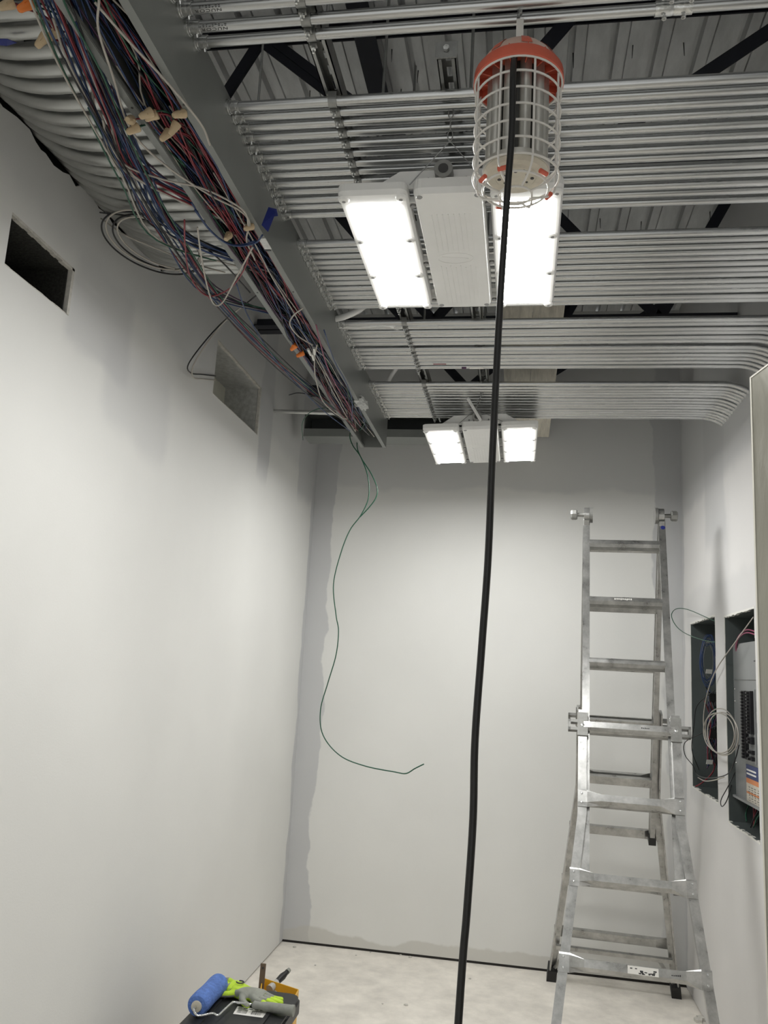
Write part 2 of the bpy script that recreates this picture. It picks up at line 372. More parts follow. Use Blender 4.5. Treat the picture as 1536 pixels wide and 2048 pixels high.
# wide navy girder flange that runs along the room under the deck
t = thing('steel_purlin', (-.62, 2.4, ZC - .08), 'navy steel purlin running lengthwise tight under the roof deck', 'purlin')
MB().box(-.655, -.575, .2, 3.86, ZC - .075, ZC - .069).build('flange', 'navy', t); MB().box(-.618, -.612, .2, 3.86, ZC - .069, ZC).build('web', 'navy', t)

# ================================================================== WIRE TROUGH (open underneath)
TX0, TX1, TZ0, TZ1, TY1 = -.857, -.720, 2.752, 2.932, 4.175
t = thing('wire_trough', ((TX0 + TX1) / 2, 2.6, TZ0), 'long grey open-bottom wire trough full of wires along the ceiling', 'wire trough')
mb = MB(); mb.box(TX1 - .002, TX1, .7, TY1, TZ0, TZ1); mb.build('side_panel', 'trough', t)
mb = MB(); mb.box(TX0, TX0 + .002, .7, TY1, TZ0, TZ1); mb.build('side_panel', 'trough', t)
mb = MB(); mb.box(TX0 + .002, TX1 - .002, .7, TY1, TZ1 - .002, TZ1); mb.build('top_panel', 'trough', t)
mb = MB(); mb.box(TX0 + .002, TX1 - .002, TY1 - .002, TY1, TZ0 + .002, TZ1 - .002); mb.build('end_plate', 'trough', t)
for x0, x1, xr in ((TX0 + .002, TX0 + .018, TX0 + .018), (TX1 - .018, TX1 - .002, TX1 - .018)):
    mb = MB(); mb.box(x0, x1, .7, TY1 - .002, TZ0, TZ0 + .002)
    mb.box(xr - .001, xr + .001, .7, TY1 - .002, TZ0 + .002, TZ0 + .012); mb.build('lip', 'trough', t)
for yy in (1.42, 2.30, 3.15, 3.45):
    mb = MB(); mb.box(TX0 + .019, TX1 - .019, yy, yy + .022, TZ0 + .013, TZ0 + .016) if yy > 3.3 else None
    for xx in (TX0 + .010, TX1 - .010): mb.cyl((xx, yy + .05, TZ0 - .0008), (xx, yy + .05, TZ0 + .001), .003, 8)
    mb.build('cover_screw', 'ink', t)
# joint couplings on the side lip
for yy in (2.05, 3.43):
    mb = MB(); mb.box(TX1 - .02, TX1 + .001, yy - .03, yy + .03, TZ0 - .0015, TZ0); mb.build('joint_plate', 'sheet', t)
    mb = MB(); mb.box(TX1 - .021, TX1 - .004, yy + .032, yy + .040, TZ0 - .002, TZ0); mb.build('joint_gap', 'ink', t)

# ------- cross trough near the back wall
t = thing('cross_trough', (-.6, 4.55, 2.9), 'dark grey open wire trough running crosswise behind the long trough', 'wire trough')
cz0, cz1, cy0, cy1, cx0, cx1 = 2.895, 3.045, 4.46, 4.62, -1.255, -.12
MB().box(cx0, cx1, cy1 - .002, cy1, cz0, cz1).build('back_panel', 'trough', t)
MB().box(cx0, cx1, cy0, cy1 - .002, cz1 - .002, cz1).build('top_panel', 'trough', t)
MB().box(cx0, cx1, cy0 + .002, cy1 - .002, cz0, cz0 + .002).build('bottom_panel', 'trough', t)
MB().box(cx0, cx1, cy0, cy0 + .002, cz0, cz0 + .045).build('front_lip', 'trough', t)
MB().box(cx0, cx1, cy0, cy0 + .002, cz1 - .02, cz1 - .002).build('front_lip', 'trough', t)
MB().box(cx0, cx0 + .002, cy0 + .002, cy1 - .002, cz0 + .002, cz1 - .002).build('end_plate', 'trough', t)
MB().box(cx0 + .004, cx1, cy1 - .012, cy1 - .003, cz0 + .004, cz1 - .004).build('liner_and_shade', 'trough_shade', t)  # added dark sheet: shade inside the open trough put into its colour
for xx in (-.98, -.45): MB().cyl((xx, cy0 - .001, cz0 + .03), (xx, cy0 + .001, cz0 + .03), .004, 8).build('screw', 'zinc', t)

# ================================================================== CONDUIT BANKS (right of the trough)
ZT = 2.900; RT = .0117
bend_r = .2
def conduit_path(x1=XR, L0=0.0):
    pts = [(0, 0, 0), ((x1 - bend_r * .6 - TX1) * .5, 0, 0)]; xs = x1 - .12 - TX1; pts.append((xs, 0, 0))
    for i in range(1, 9):
        a = radians(42) * i / 8; pts.append((xs + bend_r * sin(a), 0, -bend_r * (1 - cos(a))))
    return pts
CONDUIT_ME = MB().tube([Vector(p) + Vector((.012, 0, 0)) for p in conduit_path()], RT, 14).mesh('tube', 'emt', True)
mbc = MB(); mbc.lathe([(0, 0), (.0175, 0), (.0175, .005), (.0155, .0055), (.0155, .009), (.0142, .010), (.0142, .030), (.0125, .031), (.0118, .031)], (0, 0, 0), (1, 0, 0), 12)
CONN_ME = mbc.mesh('box_connector', 'zinc', True)
mbc = MB(); mbc.cyl((.021, 0, -.0135), (.021, .002, -.0195), .0035, 8); SCREW_ME = mbc.mesh('set_screw', 'zinc', True)
mbs = MB(); prof = []
for i in range(13):
    a = pi + pi * i / 12; prof.append((cos(a), sin(a)))
inner = [(0, .0122 * c, .0122 * s_) for c, s_ in prof]; outer = [(0, .0142 * c, .0142 * s_) for c, s_ in prof]
poly = [(0, -.0122, .016)] + inner + [(0, .0122, .016), (0, .0142, .016)] + outer[::-1] + [(0, -.0142, .016)]
for i in range(len(inner) - 1):
    mbs.hexa([Vector(inner[i]) - Vector((.010, 0, 0)), Vector(inner[i + 1]) - Vector((.010, 0, 0)), Vector(outer[i + 1]) - Vector((.010, 0, 0)), Vector(outer[i]) - Vector((.010, 0, 0)),
              Vector(inner[i]) + Vector((.010, 0, 0)), Vector(inner[i + 1]) + Vector((.010, 0, 0)), Vector(outer[i + 1]) + Vector((.010, 0, 0)), Vector(outer[i]) + Vector((.010, 0, 0))])
mbs.box(-.010, .010, -.0142, -.0122, 0, .016); mbs.box(-.010, .010, .0122, .0142, -.002, .016)
mbs.box(-.008, .008, .0135, .0215, -.016, -.013); mbs.box(-.008, .008, .0125, .0142, -.016, 0)
STRAP_ME = mbs.mesh('strap', 'strut', True)
mbs = MB(); mbs.cyl((0, .0178, -.012), (0, .0178, -.030), .0026, 8); mbs.lathe([(0, -.022), (.0055, -.022), (.0055, -.018), (0, -.018)], (0, .0178, 0), (0, 0, 1), 6)
BOLT_ME = mbs.mesh('bolt', 'zinc', True)
mbs = MB(); mbs.lathe([(.0118, -.035), (.0145, -.035), (.0145, -.004), (.0138, -.002), (.0138, .002), (.0145, .004), (.0145, .035), (.0118, .035)], (0, 0, 0), (1, 0, 0), 12)
COUP_ME = mbs.mesh('coupling', 'zinc', True)
mbs = MB(); mbs.cyl((0, 0, -.012), (0, 0, -.024), .003, 8); mbs.cyl((0, 0, -.018), (0, 0, -.024), .0048, 6); CSCREW_ME = mbs.mesh('set_screw', 'zinc', True)
STRAP_X = -.462
BANKS = [([1.290, 1.335, 1.380, 1.425, 1.470], 'bank nearest the viewer'),
         ([1.674 + .0397 * i for i in range(13)], 'bank behind the cage lamp'),
         ([2.325 + .0372 * i for i in range(13)], 'bank over the near light'),
         ([2.925 + .0385 * i for i in range(6)] + [3.185 + .0385 * i for i in range(6)], 'split bank between the two lights'),
         ([3.605 + .0397 * i for i in range(13)], 'last bank before the back wall')]
rc = random.Random(3)
CONDUITS = {}
for bi, (ylist, where) in enumerate(BANKS):
    for i, Y in enumerate(ylist):
        z = ZT + rc.uniform(-.0022, .0022)
        c = thing('conduit', (TX1, Y, z), '%s conduit from the near edge of the %s' % (ORD[i], where), 'conduit', 'galvanised conduits right of the trough')
        c.rotation_euler = (0, 0, rc.uniform(-.0016, .0016)); CONDUITS[(bi, i)] = c
        tb = place('tube', CONDUIT_ME, c, False)
        cn = place('box_connector', CONN_ME, c, False); place('set_screw', SCREW_ME, cn, False)
        cn.rotation_euler = (rc.uniform(-.5, .5), 0, 0)
        st = place('strap', STRAP_ME, c, False, loc=(STRAP_X - TX1, 0, 0)); place('bolt', BOLT_ME, st, False)
        st.rotation_euler = (rc.uniform(-.08, .08), 0, rc.uniform(-.08, .08))
        if bi == 0 and i >= 3:
            cp = place('coupling', COUP_ME, c, False, loc=(.985 if i == 4 else .992, 0, 0))
            for dx in (-.018, .018): place('set_screw', CSCREW_ME, cp, False, loc=(dx, 0, 0))
# printed maker's marking on two near conduits
def text_mesh(txt, size, mt, mirror=False):
    cu = bpy.data.curves.new('marking', 'FONT'); cu.body = txt; cu.size = size; cu.align_x = 'CENTER'; cu.align_y = 'CENTER'; cu.extrude = .00005; cu.space_character = 1.15
    o = bpy.data.objects.new('tmp', cu); col.objects.link(o); dg = bpy.context.evaluated_depsgraph_get()
    me = bpy.data.meshes.new_from_object(o.evaluated_get(dg)); bpy.data.objects.remove(o); me.materials.clear(); me.materials.append(M[mt]); return me
tm = text_mesh('NUCOR', .014, 'ink')
for i, dx in ((2, at_z(425, 30, ZT).x - TX1), (3, at_z(435, 57, ZT).x - TX1)):
    c = CONDUITS[(0, i)]
    an = radians(250); nv = Vector((0, cos(an), sin(an))); rt = Vector((-1, 0, 0)); upv = nv.cross(rt)
    mk = place('printed_marking', tm, c, False, loc=Vector((dx, 0, 0)) + nv * .0121); mk.rotation_euler = Matrix((rt, upv, nv)).transposed().to_euler(); mk.scale = (1.05, .52, 1)
    mk['label'] = 'dark printed marking'
    mbk = MB(); rk = random.Random(i)
    for r_ in range(2):
        an = radians(222 - 14 * r_); c_ = Vector((0, cos(an), sin(an))); tn = Vector((0, -sin(an), cos(an)))
        for k in range(9):
            if rk.random() < .75: mbk.obox(Vector((-.03 + k * .0068, 0, 0)) + c_ * .0118, (rk.uniform(.0012, .0026), 0, 0), tn * .0008, c_ * .0001)
    place('small_print', mbk.mesh('small_print', 'ink'), c, False, loc=(dx, 0, 0))
# red and purple marks on two far conduits
for (bi, i, p0, w, mt, nm) in ((3, 10, (865, 718), .055, 'w_red', 'red_mark'), (3, 11, (922, 722), .02, 'w_purple', 'purple_tape'), (3, 11, (938, 723), .06, 'label_white', 'white_sticker')):
    c = CONDUITS[(bi, i)]; px = at_z(p0[0], p0[1], ZT).x - TX1
    mb = MB(); nv = Vector((0, cos(radians(240)), sin(radians(240)))); hh = .0022 if nm == 'red_mark' else .0055
    mb.obox(Vector((px + w / 2, 0, 0)) + nv * .0112, (w / 2, 0, 0), nv.cross(Vector((1, 0, 0))) * hh, nv * .0008); place(nm, mb.mesh(nm, mt, True), c, False)

# ------- left conduits that bend up into the wall
def left_mesh(r):
    R = .36; pts = [(0, 0, 0), (-.12, 0, 0), (-.235, 0, 0)]
    for i in range(1, 15):
        a = pi / 2 * .985 * i / 14; pts.append((-.235 - R * .95 * sin(a), 0, R * (1 - cos(a))))
    pts.append((pts[-1][0] - .001, 0, .55))
    return MB().tube([Vector(p) for p in pts], r, 14).mesh('tube', 'emt_dull', True)
LBIG, LSM = left_mesh(.0185), left_mesh(.0125)
LCB = MB().lathe([(.0186, -.022), (.022, -.022), (.022, -.004), (.0265, -.003), (.0265, 0), (0, 0)], (0, 0, 0), (1, 0, 0), 12).mesh('box_connector', 'zinc', True)
LCS = MB().lathe([(.0126, -.022), (.0142, -.022), (.0142, -.004), (.0148, -.003), (.0148, 0), (0, 0)], (0, 0, 0), (1, 0, 0), 12).mesh('box_connector', 'zinc', True)
# the dropped bends sit inside the wall cavity, so shift the big ones so that they end before the cavity back
ly = [1.118 + .0558 * i for i in range(20)] + [2.224 + .0308 * i for i in range(9)]
for i, Y in enumerate(ly):
    big = i < 20
    c = thing('bent_conduit', (TX0, Y, 2.895 + rc.uniform(-.003, .003)), '%s bent conduit from the near end of the row curving up into the left wall' % ORD[i] if i < 28 else 'bent conduit furthest from the viewer in the row curving up into the left wall', 'conduit', 'bent conduits left of the trough')
    c.rotation_euler = (rc.uniform(-.02, .02), 0, rc.uniform(-.008, .008))
    place('tube', LBIG if big else LSM, c, False); place('box_connector', LCB if big else LCS, c, False)

# ------- struts
def strut(x, y0, y1, label):
    t = thing('strut_channel', (x, y0, ZT + .016), label, 'strut channel', 'strut channels over the conduits')
    z0 = ZT + .016; w = .0205; h = .041; k = .0025
    mb = MB(); mb.box(x - w, x - w + k, y0, y1, z0, z0 + h); mb.box(x - w, x - .011, y0, y1, z0, z0 + k); mb.build('channel_side', 'strut', t)
    mb = MB(); mb.box(x + w - k, x + w, y0, y1, z0, z0 + h); mb.box(x + .011, x + w, y0, y1, z0, z0 + k); mb.build('channel_side', 'strut', t)
    # slotted web on top
    mb = MB(); y = y0
    while y < y1:
        e = min(y + .0508, y1); mb.box(x - w, x - .007, y, e, z0 + h - k, z0 + h); mb.box(x + .007, x + w, y, e, z0 + h - k, z0 + h); mb.box(x - .007, x + .007, y, min(y + .02, e), z0 + h - k, z0 + h); y += .0508
    mb.build('slotted_web', 'strut', t)
    for yy in [q for q in (1.575, 2.25, 2.85, 3.50) if y0 < q < y1]:
        mb = MB(); mb.cyl((x, yy, z0 + h - .01), (x, yy, ZC + .03), .0048, 8); mb.build('threaded_rod', 'strut', t, True)
        mb = MB(); mb.lathe([(0, 0), (.011, 0), (.011, .008), (0, .008)], (x, yy, z0 + h), n=6); mb.build('rod_nut', 'zinc', t)
    return t
strut(STRAP_X, 1.2, 4.24, 'slotted steel strut running lengthwise under the row of conduit straps')
strut(-.19, 1.585, 4.24, 'slotted steel strut that holds the light chains')
# thin hanger rod left of the near bank gap
tag(MB().cyl(at_y(526, 86, 1.70), at_y(516, 212, 1.70), .003, 8).build('hanger_rod', 'strut', None, True), 'thin dark hanger rod dropping to the conduits beside the trough', 'hanger rod')

# ------- deck screws poking through
rs = random.Random(8)
for (px, py) in ((1146, 120), (1266, 100), (1367, 95), (836, 150), (619, 190), (783, 108), (1283, 450), (1200, 444), (802, 187), (1420, 431)):
    p = at_z(px, py, ZC - .02)
    tag(MB().cyl(p + Vector((0, 0, .03)), p - Vector((rs.uniform(-.004, .004), 0, .035)), .0026, 6, .001).build('deck_screw', 'ink'), 'dark screw tip poking down through the roof deck', 'screw', 'screw tips through the deck')

# ------- wood plank above the conduits
t = thing('wood_plank', (.015, 4.0, 3.09), 'weathered tan wood boards lying lengthwise above the conduits', 'plank')
MB().box(-.112, .0185, 2.86, 5.10, 3.09, 3.128).build('board', 'wood', t); MB().box(.020, .146, 2.90, 5.10, 3.09, 3.128).build('board', 'wood', t)

# ================================================================== LED FIXTURES
def fixture(cx, cy, zl, tilt, label, chain_top):
    W, L, H = .168, .62, .030
    t = thing('led_high_bay', (cx, cy, zl), label, 'light fixture', 'LED light fixtures'); t.rotation_euler = (0, tilt, 0)
    P = lambda mb, nm, mt, par=t, sm=False: place(nm, mb.mesh(nm, mt, sm), par, False)
    for sx in (-.181, .181):
        mb = MB(); mb.rbox(sx - W / 2, sx + W / 2, -L / 2, L / 2, .012, H, .02); mb.rbox(sx - W / 2, sx + W / 2, -L / 2, L / 2, .0, .012, .02, taper=.005)
        h = P(mb, 'led_housing', 'white_plastic')
        mb = MB(); mb.rbox(sx - .062, sx + .062, -.262, .284, -.0025, .0005, .006); P(mb, 'lens', 'lens', h)
        for yy in (-.290, -.098, .098, .300):
            for s in (-1, 1):
                if abs(yy) > .2: px = sx + s * .069
                else: px = sx + s * .066
                mb = MB(); mb.lathe([(0, -.0055), (.008, -.0055), (.012, -.004), (.015, .001)], (px, yy, 0), n=14); bo = P(mb, 'screw_boss', 'white_plastic', h, True)
                mb = MB(); mb.lathe([(0, -.0062), (.0045, -.0062), (.0045, -.005)], (px, yy, 0), n=10); place('screw', mb.mesh('screw', 'screw'), h, False)
        for yy in [-.26 + .055 * k for k in range(10)]:
            mb = MB(); mb.box(sx - W / 2 + .006, sx + W / 2 - .006, yy, yy + .004, H, H + .016); P(mb, 'cooling_fin', 'white_plastic', h)
    mb = MB(); mb.rbox(-.083, .083, -L / 2, L / 2,   .012, H + .006, .02); mb.rbox(-.083, .083, -L / 2, L / 2, -.002, .012, .02, taper=.005); d = P(mb, 'driver_box', 'white_plastic')
    for k in range(8):
        x = -.048 + k * .0135
        mb = MB(); mb.box(x, x + .0016, -.215, -.03 - .012 * (k % 2), -.0032, -.0019); mb.box(x, x + .0016, .045 + .01 * (k % 2), .285, -.0032, -.0019); P(mb, 'embossed_rib', 'white_plastic', d)
    mb = MB(); mb.tube([(.048 * cos(a) - .004, .004 + .028 * sin(a), -.0022) for a in [2 * pi * i / 28 for i in range(28)]], .0008, 5, closed=True); mb.tube([(-.04, -.006, -.0022), (.03, .006, -.0022)], .0008, 5)
    P(mb, 'embossed_emblem', 'white_plastic', d)
    for yy in (-.292, .292):
        for s in (-1, 1):
            mb = MB(); mb.lathe([(0, -.0035), (.0065, -.0035), (.0085, -.001)], (s * .068, yy, 0), n=12); P(mb, 'screw', 'screw', d, True)
    for yy in (-.235, .055, .285):
        for s in (-1, 1):
            mb = MB(); mb.box(min(s * .080, s * .102), max(s * .080, s * .102), yy - .011, yy + .011, .014, .03); P(mb, 'cross_link', 'white_plastic')
            mb = MB(); mb.lathe([(0, 0), (.007, 0), (.007, .006), (.004, .008)], (s * .0905, yy, .008), n=10); P(mb, 'link_nut', 'screw', t, True)
    mb = MB(); mb.prism([(-.19, -L / 2 + .03, H), (.19, -L / 2 + .03, H), (.12, -L / 2 + .03, H + .045), (-.12, -L / 2 + .03, H + .045)], (0, .003, 0)); P(mb, 'end_bracket', 'white_plastic')
    mb = MB(); mb.cyl((-.012, -L / 2 + .028, H + .028), (-.012, -L / 2 - .006, H + .026), .022, 18); k = P(mb, 'cable_gland', 'alu_grey', t, True)
    mb = MB(); mb.cyl((-.012, -L / 2 - .006, H + .026), (-.012, -L / 2 - .0075, H + .026), .012, 12); P(mb, 'gland_hole', 'ink', k)
    for s in (-.05, .04): mb = MB(); mb.cyl((s, -L / 2 + .028, H + .02), (s, -L / 2 + .026, H + .02), .004, 8); P(mb, 'screw', 'screw')
    mb = MB(); mb.box(-.19, .19, L / 2 - .06, L / 2 - .02, H, H + .01); P(mb, 'end_bracket', 'white_plastic')
    return t
fixture(-.1915, 2.056, 2.700, 0.0, 'large white two-panel LED high bay light hung nearest, beside the cage lamp', 0)
fixture(-.206, 4.00, 2.716, radians(-2.6), 'white two-panel LED high bay light hung in front of the back wall', 0)

def chain(top, bottom, label):
    """welded link chain from top to bottom with a V of wire under it"""
    t = thing('hanging_chain', bottom, label, 'chain', 'light chains'); top = Vector(top); bottom = Vector(bottom); n = max(2, int((top - bottom).length / .022)); d = (bottom - top) / n
    for i in range(n):
        c = top + d * (i + .5); side = Vector((1, 0, 0)) if i % 2 else Vector((0, 1, 0))
        pts = [c + d.normalized() * (.0135 * cos(a)) + side * (.006 * sin(a)) for a in [2 * pi * k / 12 for k in range(12)]]
        MB().tube(pts, .0016, 5, closed=True).build('link', 'strut', t, True)
    return t
def vwire(apex, a, b, label):
    o = MB().tube([a, apex, b], .0015, 6).build('hanger_wire', 'strut', None, True); tag(o, label, 'wire', 'V hanger wires of the lights')
a1 = at_y(900, 282, 1.735)
chain((-.19, 1.722, ZT + .03), a1, 'steel chain dropping between conduits to the near light')
vwire(a1, Vector((-.285, 1.765, 2.732)), Vector((-.105, 1.78, 2.738)), 'bent wire hanger over the near end of the near light')
a2 = at_y(952, 818, 3.72)
chain((-.19, 3.70, ZT + .03), a2, 'steel chain dropping to the light by the back wall')
vwire(a2, Vector((-.30, 3.70, 2.745)), Vector((-.10, 3.71, 2.755)), 'bent wire hanger over the near end of the far light')
tag(MB().bar(at_y(935, 796, 3.66), at_y(962, 842, 3.68), .006, .012).build('hanger_bar', 'white_plastic'), 'pale flat bar leaning above the far light', 'bar')
# bracket plates where the chains meet the strut
for Y, s in ((1.60, 'near'), (3.56, 'far')):
    t = thing('chain_bracket', (-.19, Y, ZT + .06), 'dark steel bracket on the strut above the %s light' % s, 'bracket', 'chain brackets')
    MB().box(-.214, -.166, Y - .02, Y - .016, ZT + .017, ZT + .056).build('plate', 'strut', t); MB().cyl((-.19, Y - .021, ZT + .036), (-.19, Y - .028, ZT + .036), .007, 6).build('bolt', 'zinc', t)

# ================================================================== CAGE WORK LAMP
LX, LY = at_y(1036, 60, 1.45).x, 1.45
lx = at_y(1035, 230, 1.45).x; LZ1 = at_y(1040, 68, 1.45).z; LZ0 = at_y(1030, 392, 1.45).z
t = thing('cage_work_lamp', (lx, LY, LZ0), 'unlit cylinder work lamp with orange cap and white wire cage', 'work lamp')
D = .0865
zt = LZ1
mb = MB(); mb.lathe([(0, -.036), (.016, -.036), (.036, -.041), (.055, -.052), (.069, -.068), (.078, -.084), (.082, -.095)], (lx, LY, zt), n=36); dome = mb.build('cap_dome', 'pale_dome', t, True)
for k in range(8):
    a = 2 * pi * k / 8 + .2; mb = MB(); c = []
    for r, z in ((.036, -.041), (.055, -.052), (.069, -.068), (.078, -.084)):
        for da in (-.13, .13): c.append((lx + (r + .0012) * cos(a + da), LY + (r + .0012) * sin(a + da), zt + z + .0005))
    mb.add(c, [(0, 1, 3, 2), (2, 3, 5, 4), (4, 5, 7, 6)]); build_sub(mb, 'vent_flute', 'orange', dome)
mb = MB(); mb.lathe([(.081, -.088), (.0862, -.095), (.0875, -.115), (.0845, -.118), (.081, -.115), (.079, -.097), (.04, -.094), (0, -.094)], (lx, LY, zt), n=40); rim = mb.build('cap_rim', 'orange', t, True)
for k in range(14):
    a = 2 * pi * k / 14; mb = MB(); mb.bar((lx + .056 * cos(a), LY + .056 * sin(a), zt - .098), (lx + .080 * cos(a), LY + .080 * sin(a), zt - .098), .002, .026); mb.build('cap_rib', 'orange', t)
zb0, zb1 = LZ0 + .052, zt - .088
mb = MB(); mb.lathe([(.042, 0), (.042, zb1 - zb0)], (lx, LY, zb0), n=24); mb.build('lamp_core', 'fin_dark', t, True)
NF = 10
for k in range(NF):
    a = 2 * pi * k / NF; mb = MB(); r = .049; w = .0105
    pts = [(lx + (r + .0105 * sin(b)) * cos(a) - w * cos(b) * sin(a), LY + (r + .0105 * sin(b)) * sin(a) + w * cos(b) * cos(a)) for b in [pi * i / 8 for i in range(9)]]
    pts += [(lx + .043 * cos(a) + w * sin(a), LY + .043 * sin(a) - w * cos(a)), (lx + .043 * cos(a) - w * sin(a), LY + .043 * sin(a) + w * cos(a))][::1]
    mb.prism([(x, y, zb0) for x, y in pts], (0, 0, zb1 - zb0)); mb.build('led_column', 'fin', t, True)
mb = MB(); mb.lathe([(0, .0), (.036, .0), (.040, .004), (.055, .004), (.061, .010), (.061, .024), (.056, .028), (0, .028)], (lx, LY, zb0 - .016), n=36); base = mb.build('lamp_base', 'cream', t, True)
mb = MB(); mb.lathe([(.0605, 0), (.0635, 0), (.0635, .012), (.0605, .012)], (lx, LY, zb0 - .004), n=36); mb.build('base_band', 'fin', t, True)
for k in range(12):
    a = 2 * pi * k / 12; r = .024 if k % 2 else .031
    mb = MB(); mb.cyl((lx + r * cos(a), LY + r * sin(a), zb0 - .0158), (lx + r * cos(a), LY + r * sin(a), zb0 - .0172), .0022 if k % 3 else .0035, 8); mb.build('vent_hole', 'ink', t)
RC = .0815
ztop, zlow = zt - .112, LZ0 + .036
rings = [ztop - (ztop - zlow) * k / 6 for k in range(7)]
for k, z in enumerate(rings):
    r = RC * (1.0 + .03 * (k == 0)); z -= .006 * (k == 0)
    MB().tube([(lx + r * cos(2 * pi * i / 40), LY + r * sin(2 * pi * i / 40), z) for i in range(40)], .0022, 6, closed=True).build('cage_ring', 'white_wire', t, True)
for k in range(8):
    a = 2 * pi * k / 8 + pi / 8; p = [(lx + RC * cos(a), LY + RC * sin(a), z) for z in (ztop, zlow)]
    for fr, dz in ((.97, -.012), (.82, -.024), (.60, -.030), (.36, -.034)): p.append((lx + RC * fr * cos(a), LY + RC * fr * sin(a), zlow + dz))
    MB().tube(p, .0022, 6).build('cage_rod', 'white_wire', t, True)
for r, z in ((.062, zlow - .0235), (.031, zlow - .035)):
    MB().tube([(lx + r * cos(2 * pi * i / 32), LY + r * sin(2 * pi * i / 32), z) for i in range(32)], .0022, 6, closed=True).build('cage_ring', 'white_wire', t, True)
for a in (-2.6, -.75, .45, -1.9, 2.0):
    c = Vector((lx + .070 * cos(a), LY + .070 * sin(a), zlow - .02)); tn = Vector((-sin(a), cos(a), 0))
    mb = MB(); mb.cyl(c - tn * .009, c + tn * .009, .0045, 10); mb.build('cage_clip', 'orange', t, True)
# hook over the conduit
hp = [(lx, LY, zt - .038), (lx, LY, zt - .01), (lx - .004, LY, zt + .035), (lx, LY + .004, zt + .07), (lx, 1.452, ZT + .0), (lx, 1.458, ZT + .014), (lx, 1.471, ZT + .0185), (lx, 1.485, ZT + .010), (lx, 1.487, ZT - .012)]
MB().tube(smoothpath(hp, 5), .0032, 8).build('hook', 'zinc', t, True)
MB().bar((lx, LY - .016, zt - .036), (lx, LY - .016, zt + .02), .014, .003).build('hook_plate', 'white_wire', t)
# black cord hanging from the lamp
cp = [at_y(1031, 92, 1.40), at_y(1026, 150, 1.355), at_y(1024, 260, 1.345), at_y(1015, 380, 1.34), at_y(1003, 560, 1.34), at_y(994, 720, 1.34), at_y(984, 930, 1.34), at_y(976, 1120, 1.34), at_y(963, 1300, 1.34), at_y(950, 1480, 1.34), at_y(946, 1640, 1.34), at_y(934, 1820, 1.34), at_y(917, 2040, 1.345)]
e = cp[-1]; cp += [Vector((e.x - .02, e.y, .45)), Vector((e.x - .015, e.y - .03, .12)), Vector((e.x + .05, e.y - .10, .012)), Vector((e.x + .2, e.y - .14, .0075)), Vector((e.x + .3, e.y - .3, .0075))]
tag(MB().tube(smoothpath(cp, 8), .0060, 10).build('power_cord', 'black_rubber', None, True), 'thick black cord hanging straight down from the cage lamp', 'cord')

# ================================================================== LADDER
HP = Vector((.490, 4.170, 2.420)); LA = radians(19.4); LYAW = radians(-3.2)
t = thing('folding_ladder', (HP.x, HP.y, 0), 'tall worn aluminium telescoping stepladder standing by the right wall', 'ladder')
def LP(u, s, w, side):   # u across, s down the slope, w outward normal, side -1 front, +1 back
    y = side * (s * sin(LA) + w * cos(LA)); z = -s * cos(LA) + w * sin(LA)
    x = u; c, sn = cos(LYAW), sin(LYAW)
    return HP + Vector((x * c - y * sn, x * sn + y * c, z))
def lbar(mb, u0, u1, s0, s1, w0, w1, side, uu0=None, uu1=None):
    """bar from s0 to s1; (u0,u1) at s0 and (uu0,uu1) at s1"""
    if uu0 is None: uu0, uu1 = u0, u1
    mb.hexa([LP(u0, s0, w0, side), LP(u1, s0, w0, side), LP(u1, s0, w1, side), LP(u0, s0, w1, side), LP(uu0, s1, w0, side), LP(uu1, s1, w0, side), LP(uu1, s1, w1, side), LP(uu0, s1, w1, side)])
SK = [.16 + .305 * k for k in range(8)]; SF = HP.z / cos(LA)
hw_in = .178; hw_top = .192; S_FL = SK[4] + .06; hw_ft = .325
def hw(s): return hw_top if s < S_FL else hw_top + (hw_ft - hw_top) * (s - S_FL) / (SF - S_FL)
